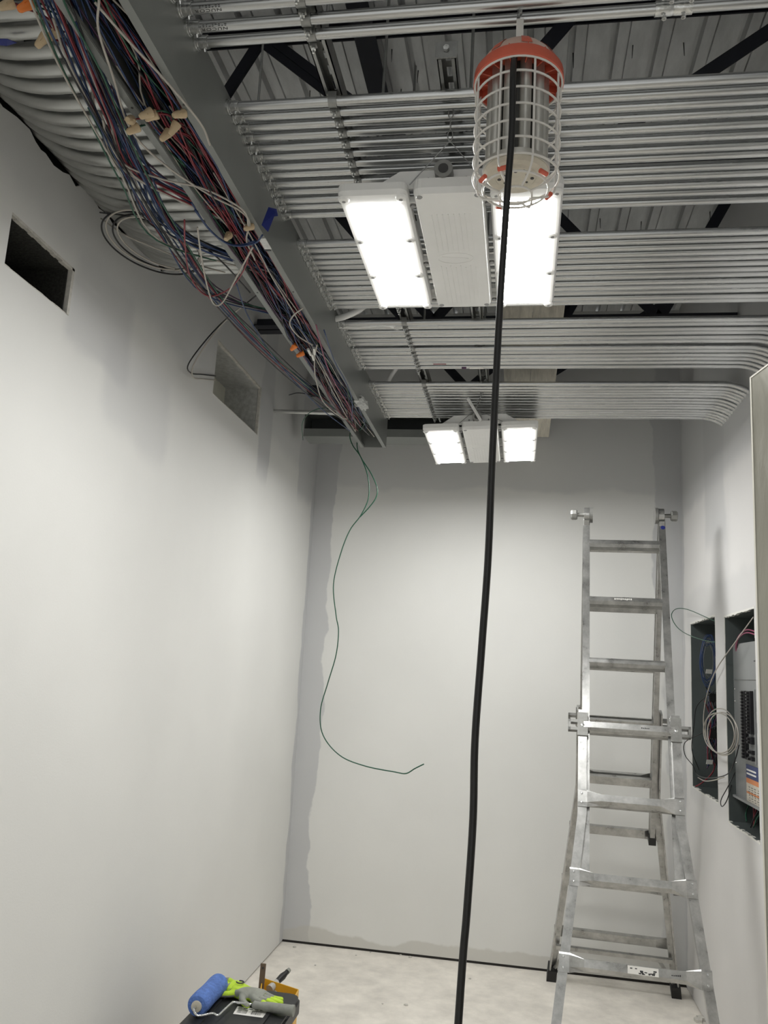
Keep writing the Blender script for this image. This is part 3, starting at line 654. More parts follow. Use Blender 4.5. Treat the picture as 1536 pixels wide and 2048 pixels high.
for side in (-1, 1):
    for s in (-1, 1):
        # inner straight rail
        mb = MB(); u = s * hw_in; lbar(mb, u - .012, u + .012, .02, SK[4] + .285, -.045, .005, side); lbar(mb, u - .016, u + .016, .02, SK[4] + .285, .000, .008, side); r = mb.build('inner_rail', 'alu', t)
        mb = MB(); lbar(mb, u - .018, u + .018, SK[4] + .285, SK[4] + .325, -.047, .010, side); mb.build('rubber_end', 'black_rubber', t)
        # outer flared rail
        mb = MB(); s0 = SK[3] - .07; sm = S_FL; sf = SF - .075
        lbar(mb, s * hw(s0) - .018, s * hw(s0) + .018, s0, sm, .004, .030, side)
        lbar(mb, s * hw(sm) - .018, s * hw(sm) + .018, sm, sf, .004, .030, side, s * hw(sf) - .018, s * hw(sf) + .018)
        o_ = s * .014
        lbar(mb, s * hw(s0) + o_ - .004, s * hw(s0) + o_ + .004, s0, sm, -.045, .004, side); lbar(mb, s * hw(sm) + o_ - .004, s * hw(sm) + o_ + .004, sm, sf, -.045, .004, side, s * hw(sf) + o_ - .004, s * hw(sf) + o_ + .004)
        mb.build('outer_rail', 'alu', t)
        mb = MB(); hf = s * hw(sf); lbar(mb, hf - .025, hf + .025, sf - .005, SF - .006, -.05, .036, side, hf - .025 + s * .008, hf + .025 + s * .008); mb.build('rubber_foot', 'black_rubber', t)
        # lock bracket
        mb = MB(); u = s * hw(SK[3]); lbar(mb, u - .022, u + .022, SK[3] - .055, SK[3] + .045, .026, .040, side); lk = mb.build('lock_bracket', 'alu_grey', t)
        mb = MB(); lbar(mb, min(u + s * .02, u + s * .060), max(u + s * .02, u + s * .060), SK[3] - .024, SK[3] - .012, .0, .035, side); lbar(mb, min(u + s * .02, u + s * .060), max(u + s * .02, u + s * .060), SK[3] + .010, SK[3] + .022, .0, .035, side)
        lbar(mb, min(u + s * .050, u + s * .061), max(u + s * .050, u + s * .061), SK[3] - .024, SK[3] + .022, .0, .035, side); mb.build('lock_handle', 'alu_grey', t)
        mb = MB(); c = LP(u, SK[3], .040, side); nrm = (LP(u, SK[3], .05, side) - c).normalized(); mb.lathe([(.008, 0), (.007, .003), (0, .004)], c, nrm, 12); mb.build('rivet', 'zinc', t, True)
    # inner rungs
    for k in range(5):
        s0 = SK[k]; mb = MB(); a = hw_in - .012
        pf = [(-.022, -.036), (-.018, .004), (-.008, .010), (.006, .010), (.020, .000), (.022, -.030)]
        mb.prism([LP(-a, s0 + ds, w, side) for ds, w in pf], LP(a, s0, 0, side) - LP(-a, s0, 0, side)); mb.build('inner_rung', 'alu', t)
    # outer rungs with flattened riveted ends
    for k in range(3, 8):
        s0 = SK[k]; h = hw(s0); mb = MB()
        if k == 3: secs = [(-h - .015, .020, .030, .037), (-h + .03, .020, .026, .044), (h - .03, .020, .026, .044), (h + .015, .020, .030, .037)]
        else: secs = [(-h - .018, .034, .031, .036), (-h + .02, .034, .031, .037), (-h + .075, .022, .018, .050), (h - .075, .022, .018, .050), (h - .02, .034, .031, .037), (h + .018, .034, .031, .036)]
        vs = []
        for u, hh, w0, w1 in secs:
            vs += [LP(u, s0 - hh, w0, side), LP(u, s0 - hh * .8, w1, side), LP(u, s0 + hh * .45, w1, side), LP(u, s0 + hh, w0 + .004, side), LP(u, s0 + hh, w0, side)]
        n = len(secs); fs = [tuple(range(5))[::-1], tuple((n - 1) * 5 + j for j in range(5))]
        for i in range(n - 1):
            for j in range(5): fs.append((i * 5 + j, i * 5 + (j + 1) % 5, i * 5 + 5 + (j + 1) % 5, i * 5 + 5 + j))
        mb.add(vs, fs); rg = mb.build('outer_rung', 'alu', t)
        if k > 3:
            for s in (-1, 1):
                for ds in (-.018, .018):
                    c = LP(s * (h + .002), s0 + ds, .0365, side); nrm = (LP(0, 0, 1, side) - LP(0, 0, 0, side)); mb = MB(); mb.lathe([(.005, 0), (.004, .0025), (0, .003)], c, nrm, 10); mb.build('rivet', 'zinc', t, True)
        if side == -1 and k == 6:
            mb = MB(); lbar(mb, -.025, .085, s0 - .016, s0 + .011, .0502, .0508, side); st = mb.build('worn_sticker', 'label_white', t)
            rr = random.Random(2); mb = MB()
            for q in range(14):
                u = rr.uniform(-.02, .07); ss = s0 + rr.uniform(-.010, .006); lbar(mb, u, u + rr.uniform(.004, .014), ss, ss + rr.uniform(.003, .006), .0509, .0511, side)
            mb.build('sticker_print', 'ink', t)
        if side == -1 and k in (3, 6):
            mb = MB(); rr = random.Random(k)
            for q in range(5):
                u = (.13 if k == 6 else .05) + q * .007; lbar(mb, u, u + .005, s0 - .004 + rr.uniform(-.002, .002), s0 + .001, .0445 if k == 3 else .0502, .0449 if k == 3 else .0506, side)
            mb.build('hand_marking', 'ink', t)
    # lower brace with diagonal stays
    sb = SK[7] + .05; h = hw(sb); mb = MB(); lbar(mb, -h, h, sb, sb + .022, -.03, -.012, side); mb.build('lower_brace', 'alu', t)
    for s in (-1, 1):
        mb = MB(); a = LP(s * (h - .07), sb + .012, -.02, side); b = LP(s * hw(sb + .16), sb + .16, -.02, side); mb.bar(a, b, .006, .018); mb.build('diagonal_stay', 'alu', t)
# second rung sticker at the upper front
s0 = SK[1]; mb = MB(); rr = random.Random(9)
for q in range(9): lbar(mb, -.05 + q * .009, -.05 + q * .009 + .006, s0 - .010, s0 - .002 + rr.uniform(-.001, .002), .0103, .0108, -1)
mb.build('rung_print', 'label_white', t)
# hinges with side knobs
for s in (-1, 1):
    u = s * hw_in; c0 = LP(u, 0, 0, -1); xa = Vector((cos(LYAW), sin(LYAW), 0))
    mb = MB(); mb.cyl(c0 - xa * s * .030, c0 - xa * s * .016, .040, 22); mb.build('hinge_disc', 'alu_grey', t, True)
    mb = MB(); mb.cyl(c0 - xa * s * .014, c0 + xa * s * .012, .036, 22); mb.build('hinge_plate', 'alu', t, True)
    mb = MB(); mb.cyl(c0 + xa * s * .012, c0 + xa * s * .046, .010, 12); mb.build('knob_shaft', 'alu_grey', t, True)
    mb = MB(); mb.lathe([(0, 0), (.022, 0), (.026, .006), (.026, .026), (.022, .032), (0, .032)], c0 + xa * s * .044, xa * s, 8); mb.build('lock_knob', 'alu_grey', t)
c = LP(hw_in + .004, .07, .0085, -1); mb = MB(); mb.lathe([(.011, 0), (.010, .001), (0, .0015)], c, LP(0, 0, 1, -1) - LP(0, 0, 0, -1), 14); mb.build('blue_dot', 'tape_blue', t)

# ================================================================== DUCT OPENINGS IN THE LEFT WALL
def tub(name, mt, y0, y1, z0, z1, x_open, x_back, parent, th=.0015, mats=None):
    """open tub: five plates, opening at x_open"""
    a, b = min(x_open, x_back), max(x_open, x_back); mats = mats or {}
    bk = (a, a + th) if x_back < x_open else (b - th, b)
    for nm, bx in (('back_plate', (bk[0], bk[1], y0, y1, z0, z1)), ('top_plate', (a, b, y0, y1, z1 - th, z1)), ('bottom_plate', (a, b, y0, y1, z0, z0 + th)), ('near_plate', (a, b, y0, y0 + th, z0 + th, z1 - th)), ('far_plate', (a, b, y1 - th, y1, z0 + th, z1 - th))):
        MB().box(*bx).build(nm, mats.get(nm, mt), parent)
t = thing('lined_duct', (XL - .1, (O1[0] + O1[1]) / 2, O1[2]), 'black fibre-lined duct behind the near opening in the left wall', 'duct')
tub('duct', 'liner_and_shade', O1[0] - .004, O1[1] - .012, O1[2] - .004, O1[3] - .006, XL - T - .001, XL - .198, t, .003)
mb = MB(); mb.box(XL - T - .012, XL - T - .001, O1[1] - .013, O1[1] - .006, O1[2], O1[3]); mb.build('sheet_edge', 'sheet', t)
t = thing('sheet_metal_duct', (XL - .1, (O2[0] + O2[1]) / 2, O2[2]), 'bare sheet metal duct behind the far opening in the left wall', 'duct')
tub('duct', 'sheet', O2[0] - .004, O2[1] - .012, O2[2] - .004, O2[3] - .004, XL - T - .001, XL - .19, t, .002, {'back_plate': 'duct_beige', 'near_plate': 'duct_beige'})
ym = O2[1] - .05
mb = MB(); mb.box(XL - .187, XL - .180, O2[0], O2[1] - .014, (O2[2] + O2[3]) / 2 - .003, (O2[2] + O2[3]) / 2 + .002); mb.build('seam', 'sheet', t)
mb = MB(); mb.box(XL - .188, XL - .15, O2[1] - .10, O2[1] - .075, O2[2], O2[2] + .12); mb.build('damper_tab', 'duct_beige', t)
# pale bare gypsum edges around both openings
for (y0, y1, z0, z1), nm in ((O1, 'near'), (O2, 'far')):
    mb = MB(); rr = random.Random(int(y0 * 100)); ns = 14
    for i in range(ns):
        ya, yb = y0 + (y1 - y0) * i / ns, y0 + (y1 - y0) * (i + 1) / ns
        mb.box(XL - T, XL + .0004, ya, yb, z1 - rr.uniform(.006, .010), z1 + .0005); mb.box(XL - T, XL + .0004, ya, yb, z0 - .001, z0 + rr.uniform(.001, .003))
    mb.box(XL - T, XL + .0004, y1 - .012, y1 + .0005, z0, z1)
    struct(mb.build('trim_cutout', 'gypsum'), 'pale raw gypsum edge of the %s duct opening' % nm)

# ================================================================== ELECTRICAL BOXES IN THE RIGHT WALL
def recess(nm, B, label, depth):
    y0, y1, z0, z1 = B
    t = thing(nm, (XR + depth, (y0 + y1) / 2, z0), label, 'electrical box')
    tub('box', 'box_grey', y0 + .004, y1 - .004, z0 + .004, z1 - .004, XR + .002, XR + depth, t, .002)
    mb = MB(); rr = random.Random(int(y0 * 10)); n = 22      # torn white board edge
    for i in range(n):
        za, zb = z0 + (z1 - z0) * i / n, z0 + (z1 - z0) * (i + 1) / n
        mb.box(XR - .0006, XR + T, y0 - .002, y0 + rr.uniform(.002, .006), za, zb); mb.box(XR - .0006, XR + T, y1 - rr.uniform(.002, .006), y1 + .002, za, zb)
    for i in range(n):
        ya, yb = y0 + (y1 - y0) * i / n, y0 + (y1 - y0) * (i + 1) / n
        mb.box(XR - .0006, XR + T, ya, yb, z0 - .002, z0 + rr.uniform(.003, .009)); mb.box(XR - .0006, XR + T, ya, yb, z1 - rr.uniform(.004, .010), z1 + .003)
    struct(mb.build('trim_cutout', 'label_white'), 'torn white board edge around the %s' % label[:40])
    return t
bx1 = recess('junction_box', B1, 'dark recessed junction box with tangled loose wires by the back corner', .15)
bx2 = recess('breaker_panel', B2, 'recessed electrical panel with two columns of black breakers', .15)
for (yy, zz) in ((4.80, 1.86), (4.72, 1.9), (4.62, 1.89)):
    mb = MB(); mb.lathe([(.018, 0), (.018, .012), (.012, .016), (.012, .022), (0, .022)], (XR + .148, yy, zz), (-1, 0, 0), 12); mb.build('knockout_fitting', 'black_rubber', bx1, True)
# breaker deadfront
dx = XR + .034; y0, y1, z0, z1 = B2[0] + .045, at_x(1466, 1420, dx).y, B2[2] + .115, B2[3] - .13
mb = MB(); mb.box(dx, dx + .004, y0, y1, z0, z1); mb.box(dx + .004, dx + .05, y1 - .003, y1, z0, z1); mb.box(dx + .004, dx + .05, y0, y0 + .003, z0, z1); df = mb.build('deadfront', 'panel_grey', bx2)
mb = MB(); mb.box(dx - .012, dx, y1 - .012, y1, z0, z1); mb.box(dx - .004, dx, y0, y1 - .03, z1 - .16, z1 - .158); mb.box(dx - .016, dx, y0, y1 - .03, z0, z0 + .01); mb.build('deadfront_flange', 'panel_grey', bx2)
yA, yBk = at_x(1488, 1420, dx - .012).y, at_x(1499, 1420, dx - .012).y; yc = (yA + yBk) / 2
mb = MB(); mb.box(dx - .003, dx, yBk - .05, yA + .045, z0 + .17, z1 - .2); mb.build('breaker_cover', 'panel_grey', bx2)
zb_, zt_ = z0 + .19, z1 - .215; nb = 21
for r_ in range(nb):
    z = zt_ - (zt_ - zb_) * r_ / (nb - 1)
    for cidx, yy in enumerate((yA, yBk)):
        if cidx == 1 and r_ in (13, 16, 17, 19): continue
        mb = MB(); mb.box(dx - .016, dx - .003, yy - .030, yy + .030, z - .0078, z + .0078); mb.box(dx - .026, dx - .016, yy - .010, yy + .008, z - .005, z + .004); mb.build('breaker', 'breaker', bx2)
for yy, zz in ((y1 - .045, z1 - .2), (y1 - .045, z0 + .42), (y1 - .045, z0 + .15), (y0 + .03, z1 - .2)):
    mb = MB(); mb.lathe([(.006, 0), (.005, .004), (0, .005)], (dx - .001, yy, zz), (-1, 0, 0), 10); mb.build('panel_screw', 'zinc', bx2, True)
MB().box(dx - .002, dx - .0005, y0 + .05, y0 + .11, z1 - .085, z1 - .08).build('latch_slot', 'ink', bx2)
lb0, lb1 = y0 + .02, yA + .02
lab = MB().box(dx - .0045, dx - .003, lb0, lb1, z0 + .105, z0 + .160).build('printed_label', 'label_blue', bx2); lab['label'] = 'blue printed label band'
mb = MB(); mb.box(dx - .005, dx - .0045, lb0 + .09, lb1 - .01, z0 + .135, z0 + .142); mb.box(dx - .005, dx - .0045, lb0 + .09, lb1 - .01, z0 + .120, z0 + .127); mb.build('label_lettering', 'label_white', bx2)
MB().box(dx - .0045, dx - .003, lb0, lb1, z0 + .085, z0 + .105).build('printed_label', 'label_orange', bx2)
MB().box(dx - .0045, dx - .003, lb0, lb1, z0 + .05, z0 + .085).build('printed_label', 'paper', bx2)
MB().box(dx - .0045, dx - .003, lb0, lb1, z0 + .042, z0 + .05).build('printed_label', 'label_orange', bx2)
MB().box(dx - .0045, dx - .003, lb0, lb1, z0 - .03 + .04, z0 + .042).build('printed_label', 'paper', bx2)
mb = MB(); rr = random.Random(4)
for k in range(7):
    for q in range(5):
        ya = lb0 + .01 + q * (lb1 - lb0 - .02) / 5; mb.box(dx - .005, dx - .0045, ya, ya + rr.uniform(.01, .028), z0 + .016 + k * .0095 - (.004 if k > 2 else 0), z0 + .0185 + k * .0095 - (.004 if k > 2 else 0))
mb.build('label_print', 'ink', bx2)

# ================================================================== WIRES
NW = {}
def wire(pts, color, label, group=None, r=.0021, sub=6, n=6, name='wire'):
    o = MB().tube(smoothpath(pts, sub), r, n).build(name, 'w_' + color, None, 'all')
    return tag(o, label, 'wire', group)
rw = random.Random(21)
cols = ['blue'] * 10 + ['black'] * 12 + ['red'] * 5 + ['white'] * 6 + ['green'] * 4 + ['purple'] * 3 + ['grey'] * 2
# dark mass of wires deep inside the trough
mb = MB()
for i in range(64):
    x = rw.uniform(TX0 + .012, TX1 - .012); z = rw.uniform(2.83, 2.915); p = []; y = .75
    while y < 4.0:
        x = min(max(x + rw.gauss(0, .010), TX0 + .010), TX1 - .010); z = min(max(z + rw.gauss(0, .008), 2.82), 2.92); p.append((x, y, z)); y += .3
    mb.tube(smoothpath(p, 3), .0026, 5); mb.cur = 0
tag(mb.build('wire_tangle', 'w_black', None, 'all'), 'dark tangle of wires packed deep inside the long trough', 'wires', kind='stuff')
for i in range(165):
    c = rw.choice(cols); y = rw.uniform(.75, 3.0); L = rw.uniform(.9, 3.0); yend = min(y + L, 4.02)
    x = rw.uniform(TX0 + .022, TX1 - .022); z = rw.uniform(2.765, 2.83); p = []; drift = rw.gauss(0, .02)
    while y < yend:
        x = min(max(x + rw.gauss(drift * .3, .016), TX0 + .02), TX1 - .020); z = min(max(z + rw.gauss(0, .016), 2.752 if rw.random() < .8 else 2.738), 2.87); p.append((x, y, z)); y += rw.uniform(.12, .3)
    if len(p) < 3: continue
    ya, yb = p[0][1], p[-1][1]; where = 'whole length' if yb - ya > 2.0 else ('near half' if (ya + yb) / 2 < 2.0 else ('middle' if (ya + yb) / 2 < 2.8 else 'far half'))
    wire(p, c, '%s insulated wire lying along the %s of the open trough' % (c, where), 'wires lying in the trough', .0019 if c != 'white' else .0021, 4)
# loose bundle that hangs out of the left side of the trough
cen = [(88, -60, 2.775), (122, 20, 2.77), (163, 120, 2.765), (215, 232, 2.76), (272, 345, 2.755), (340, 462, 2.75), (425, 585, 2.745), (520, 690, 2.75), (610, 770, 2.765), (690, 832, 2.775)]
cenp = [at_z(*q) for q in cen]
for i in range(46):
    c = rw.choice(['blue', 'blue', 'blue', 'red', 'black', 'white', 'black', 'green', 'blue', 'white', 'purple', 'blue', 'red', 'black'])
    i0 = 0 if rw.random() < .75 else rw.randint(1, 4); p = []; ox = rw.gauss(.004, .021); oz = rw.gauss(0, .010); i1 = 10 if i % 6 == 0 else rw.choice((5, 5, 6, 6, 7))
    for k in range(i0, i1):
        ox += rw.gauss(0, .005); oz += rw.gauss(0, .004); sp = 1.0 if k < 6 else .8
        p.append(cenp[k] + Vector((ox * sp, rw.gauss(0, .01), oz * sp)))
    if i1 < 10: p.append(Vector((rw.uniform(TX0 + .025, TX1 - .03), p[-1].y + .28, 2.775)))
    wire(p, c, '%s wire in the loose bundle hanging outside the trough over the bent conduits' % c, 'loose bundle outside the trough', .0021 if c != 'white' else .0024, 6)
# sweeping wires in front of the trough mouth
W = lambda px, z: [at_z(x, y, z if not isinstance(z, list) else z[i]) for i, (x, y) in enumerate(px)]
wire(W([(190, 5), (260, 85), (330, 160), (400, 245), (420, 290)], 2.745), 'white', 'white wire crossing from the near trough end to its right lip', None, .0026)
wire(W([(198, 0), (197, 60), (225, 150), (262, 260), (330, 330), (420, 390), (478, 420), (499, 445), (493, 480), (510, 520)], 2.742), 'white', 'long white wire that loops over the trough lip beside the blue tape', None, .0026)
wire(W([(205, 240), (215, 275), (250, 330), (330, 360), (400, 375), (455, 400), (490, 425), (497, 455)], 2.74), 'white', 'white wire arching across the middle of the trough mouth', None, .0024)
wire(W([(183, 170), (190, 215), (215, 262), (260, 303), (300, 330)], 2.77), 'white', 'white wire bowing out left over the bent conduits', None, .0024)
wire(W([(390, 420), (420, 460), (450, 485), (480, 492), (512, 485), (525, 470)], 2.735), 'blue', 'bright blue wire looping low under the trough', None, .0026)
wire(W([(383, 405), (415, 455), (448, 483), (478, 490), (510, 482)], 2.74), 'blue', 'blue wire loop just above the bright blue one', None, .0024)
wire(W([(369, 440), (370, 490), (378, 545), (400, 582), (425, 592), (462, 575), (490, 535), (498, 500)], 2.72), 'red', 'dark red wire sagging in a U below the trough', None, .0024)
wire(W([(395, 455), (402, 510), (415, 575), (428, 608), (445, 605), (470, 560), (505, 495)], 2.715), 'white', 'white wire sagging in a sharp U below the trough', None, .0026)
wire(W([(606, 616), (586, 632), (580, 650), (598, 673), (625, 690)], 2.735), 'white', 'white wire in a small loop over the far trough lip', None, .0026)
wire(W([(634, 690), (629, 720), (632, 760), (647, 804), (680, 833), (695, 838)], 2.735), 'white', 'white wire running down to the far end of the trough', None, .0026)
wire(W([(632, 650), (650, 720), (672, 770), (698, 812), (706, 838)], 2.738), 'pink', 'pinkish wire near the far end of the trough', None, .0024)
wire(W([(648, 660), (668, 720), (692, 765), (704, 800), (704, 842)], 2.738), 'blue', 'blue wire near the crumpled plastic at the far end', None, .0024)
wire(W([(578, 790), (600, 786), (640, 795), (672, 812), (700, 830)], 2.76), 'black', 'short black wire end pointing left near the far trough end', None, .0022)
wire(W([(606, 880), (605, 845), (625, 822), (660, 818), (690, 845), (720, 860), (735, 830)], 2.77), 'green', 'dark green wire looping beside the cross trough', None, .0022)
wire(W([(470, 560), (500, 640), (560, 730), (640, 815), (700, 862)], 2.74), 'blue', 'pale blue wire strung far left under the trough', None, .0022)
def at_xz(px, py, x, zmax):
    q = at_x(px, py, x)
    return q if q.z < zmax else at_z(px, py, zmax)
# coil of black and white wire by the left wall
for k, (cx, cy, rx, ry, tilt, c, lab) in enumerate(((302, 486, 106, 50, .42, 'black', 'black wire coil loop hanging widest at the left wall'), (312, 484, 92, 46, .40, 'black', 'inner black wire coil loop hanging at the left wall'), (306, 480, 100, 50, .40, 'white', 'white wire coil loop hanging with the black coil'), (318, 486, 90, 40, .43, 'white', 'smaller white wire coil loop by the torn wall edge'))):
    p = []
    for i in range(15):
        a = 2 * pi * (i + .5 * k) / 14 + .3; u = rx * cos(a); v = ry * sin(a) + (4 if i == 14 else 0); x = cx + u * cos(tilt) - v * sin(tilt); y = cy + u * sin(tilt) + v * cos(tilt)
        p.append(at_xz(x, y, -1.255 + .05 * u / rx + .006 * k, 2.862 - .006 * k))
    wire(p, c, lab, None, .0028 if c == 'black' else .0026)
wire([at_x(200, 425, -1.33), at_xz(255, 432, -1.24, 2.86), at_xz(330, 452, -1.12, 2.85), at_xz(385, 478, -1.0, 2.80), at_z(440, 520, 2.74), at_z(500, 585, 2.77)], 'black', 'black wire from the torn wall edge across to the trough', None, .0026)
wire([at_x(202, 437, -1.33), at_xz(250, 470, -1.25, 2.86), at_xz(320, 500, -1.15, 2.85), at_xz(390, 528, -1.02, 2.80), at_z(450, 545, 2.76)], 'white', 'white wire from the torn wall edge across to the trough', None, .0024)
# pair to the far duct opening
for c, off, lab in (('black', 0, 'black lead bending down to the far duct opening'), ('white', 9, 'white lead bending down to the far duct opening')):
    wire([at_z(545, 565, 2.79), at_z(495, 605, 2.77), at_x(450, 640 + off * .3, -1.16), at_x(412, 680 + off, -1.24), at_x(377 + off, 728 + off * .6, -1.29), at_x(382 + off * .6, 746 + off, -1.31), at_x(405, 749 + off, -1.325), at_x(431 if c == 'black' else 434, 752 + off, -1.336)], c, lab, None, .0027)
# green wires hanging off the far end of the trough
g1 = [(735, 800), (712, 840), (700, 868), (705, 890), (722, 915), (736, 955), (737, 995), (722, 1030), (700, 1060), (682, 1105), (667, 1168), (672, 1230), (677, 1262), (672, 1310), (656, 1365), (641, 1420), (646, 1470), (680, 1511), (730, 1532), (790, 1544), (812, 1547), (830, 1537), (848, 1528)]
wire([at_y(x, y, 4.10) for x, y in g1], 'green', 'long thin green wire curling down in front of the back wall', None, .0030, 8)
wire([at_y(x, y, 4.105) for x, y in [(748, 820), (722, 855), (714, 890), (722, 915), (741, 945), (754, 975), (752, 995), (738, 1015), (720, 1034)]], 'green', 'short bright green wire loop beside the long hanging one', None, .0030, 8)
# wires around the electrical boxes
BX = lambda px, x: [at_x(a, b, x if not isinstance(x, list) else x[i]) for i, (a, b) in enumerate(px)]
wire(BX([(1463, 1258), (1420, 1238), (1375, 1219), (1352, 1218), (1343, 1232), (1355, 1255), (1382, 1272), (1430, 1284), (1460, 1270)], [1.0, .93, .90, .88, .87, .88, .90, .94, 1.0]), 'green', 'green wire looping out of the two recessed boxes', None, .0024)
wire(BX([(1507, 1234), (1470, 1285), (1432, 1340), (1414, 1390), (1407, 1440), (1412, 1480)], [.97, .93, .92, .92, .92, .92]), 'white', 'white wire slanting from the breaker panel to the junction box', None, .0028)
for k, (dx_, dy_) in enumerate(((0, 0), (4, 5), (-4, 3))):
    p = []
    for i in range(15):
        a = 2 * pi * i / 14 + k; p.append(at_x(1442 + dx_ + 31 * cos(a), 1463 + dy_ + (46 - 3 * k) * sin(a) + 4 * cos(a), .915 - .006 * k + .012 * cos(a)))
    wire(p, 'white', 'white wire ring hanging over the post between the two boxes', 'white wire rings between the boxes', .0026)
wire(BX([(1430, 1380), (1395, 1410), (1388, 1450), (1384, 1500), (1398, 1540)], [.99, .93, .91, .91, .95]), 'black', 'black wire bowing out left of the junction box top', None, .0024)
wire(BX([(1440, 1448), (1400, 1468), (1370, 1485), (1370, 1510), (1385, 1530), (1395, 1550), (1420, 1556), (1455, 1548), (1470, 1520), (1478, 1490)], [1.0, .93, .89, .89, .90, .91, .92, .92, .93, .96]), 'black', 'black wire loop sticking out lowest of the junction box', None, .0024)
wire(BX([(1396, 1555), (1410, 1562), (1430, 1560), (1448, 1554)], [.92, .91, .91, .92]), 'white', 'short white wire crossing the foot of the junction box', None, .0026)
wire(BX([(1432, 1520), (1425, 1545), (1405, 1565), (1391, 1573)], [1.03, 1.0, .96, .93]), 'red', 'thick red wire at the foot of the junction box', None, .0034)
wire(BX([(1470, 1545), (1455, 1575), (1442, 1600), (1444, 1613), (1454, 1600), (1466, 1560)], [.97, .93, .915, .915, .92, .97]), 'black', 'black wire hairpin hanging below the box post', None, .0022)
for k in range(10):
    p = []
    for i in range(13):
        a = 2 * pi * i / 12 + k; p.append(at_y(1417 + (15 - .6 * k + (k % 3) * 2) * cos(a), 1322 + (54 - 5 * (k % 5) + rw.uniform(-4, 4)) * sin(a) + rw.uniform(-3, 3), 4.70 + .012 * k))
    wire(p, 'blue' if k < 7 else 'grey', '%s wire of the coil hung in the junction box' % ('blue' if k < 7 else 'grey'), 'coil in the junction box', .0019)
rw2 = random.Random(6)
for k in range(26):
    c = ['red', 'black', 'blue', 'purple', 'black', 'blue', 'green'][k % 7]; p = []; yy = rw2.uniform(1370, 1440); px = rw2.uniform(1416, 1432); ye = rw2.uniform(1500, 1555)
    while yy < ye: p.append(at_y(px + rw2.gauss(0, 5), yy, 4.66 + rw2.uniform(-.04, .1))); yy += rw2.uniform(14, 36)
    if len(p) > 2: wire(p, c, '%s wire in the tangle low in the junction box' % c, 'tangle in the junction box', .0030)
for px, py, lab in ((1418, 1343, 'white tag on the blue coil in the junction box'), (1419, 1524, 'white tag on the tangle low in the junction box')):
    q = at_y(px, py, 4.64); tag(MB().obox(q, (.016, .004, 0), (0, .003, 0), (.002, 0, .011)).build('wire_tag', 'label_white'), lab, 'tag')
for px, py, lab in ((1425, 1395, 'black wire connector block high in the junction box'), (1426, 1468, 'black wire connector block low in the junction box')):
    q = at_y(px, py, 4.63); tag(MB().rbox(q.x - .02, q.x + .02, q.y - .012, q.y + .012, q.z - .02, q.z + .02, .006).build('connector_block', 'black_rubber'), lab, 'connector')
for k in range(14):
    c = ['green', 'green', 'red', 'purple', 'black', 'red', 'black'][k % 7]
    p = [(XR + .06 + rw2.uniform(-.02, .04), rw2.uniform(3.66, 4.06), B2[2] + .012 + rw2.uniform(0, .012))]; a = rw2.uniform(-.1, .1)
    p.append((p[0][0] + .01, p[0][1] + a * .5, B2[2] + .05 + rw2.uniform(0, .03))); p.append((XR + .09, min(max(p[0][1] + a, 3.64), 4.06), B2[2] + .125))
    wire(p, c, '%s wire gathered at the foot of the breaker panel' % c, 'wires at the foot of the breaker panel', .0030)
for k in range(2):
    wire([(XR + .05, 3.66, 1.83 - .012 * k), (XR + .02, 3.82, 1.86 - .012 * k), (XR + .03, 4.04 - .012 * k, 1.80), (XR + .07, 4.07 - .010 * k, 1.66), (XR + .09, 4.05 - .01 * k, 1.52)], 'pink', 'magenta wire arching through the top of the breaker panel', 'magenta wires in the breaker panel', .0032)
# wire connectors
def clampx(v): return Vector((min(v.x, TX1 - .022), v.y, max(v.z, 2.757)))
NUT_ME = MB().lathe([(0, .030), (.005, .030), (.0075, .026), (.0085, .016), (.0105, .008), (.0115, .0), (.0095, -.002), (0, -.002)], (0, 0, 0), n=14)
for s in (-1, 1): NUT_ME.box(s * .009 - .003, s * .009 + .003, -.0015, .0015, .0, .014)
NUT_T = NUT_ME.mesh('wire_nut', 'tan', True); NUT_O = NUT_ME.mesh('wire_nut', 'or_nut', True)
nuts = [(24, 6, 2.78, 'tan wire nut at the top left corner beside the orange one'), (92, 72, 2.775, 'tan wire nut sticking out left of the loose bundle'), (117, 62, 2.78, 'tan wire nut half hidden behind the loose bundle'), (262, 240, 2.735, 'tan wire nut at the left of the cluster on red leads'), (276, 254, 2.733, 'lowest tan wire nut of the cluster on red leads'), (303, 224, 2.735, 'largest tan wire nut in the middle of the cluster'), (314, 228, 2.74, 'tan wire nut tucked behind the largest of the cluster'),
        (354, 247, 2.745, 'tan wire nut at the right side of the cluster'), (369, 226, 2.75, 'tan wire nut furthest right beside the trough lip'), (338, 264, 2.742, 'tan wire nut hanging below the right of the cluster'), (458, 470, 2.745, 'tan wire nut above the bright blue wire loop'), (503, 452, 2.75, 'tan wire nut with red leads beside the blue tape'), (62, 6, 2.785, 'orange wire nut at the top left corner'), (592, 690, 2.745, 'orange wire nut on the left lip of the far trough'), (606, 706, 2.745, 'orange wire nut just beyond the first on the far trough lip')]
for k, (px, py, z, lab) in enumerate(nuts):
    o = place('wire_nut', NUT_O if lab.startswith('orange') else NUT_T, None, loc=at_z(px, py, z)); o.rotation_euler = (rw2.uniform(1.9, 2.7), rw2.uniform(-.6, .6), rw2.uniform(-2.2, .2)); o.scale = (.95,) * 3
    tag(o, lab, 'wire nut', 'wire nuts')
    b = o.location; 
    for q in range(2):
        wire([b + Vector((rw2.uniform(-.004, .004), .004, .004)), clampx(b + Vector((rw2.uniform(-.01, .02), .03, .018))), clampx(b + Vector((rw2.uniform(.0, .03), .08, .03))), clampx(b + Vector((rw2.uniform(.0, .04), .2, .034)))], 'red' if lab.startswith('tan') else 'green', 'short lead twisted into a wire nut', 'leads of the wire nuts', .0018, 5)
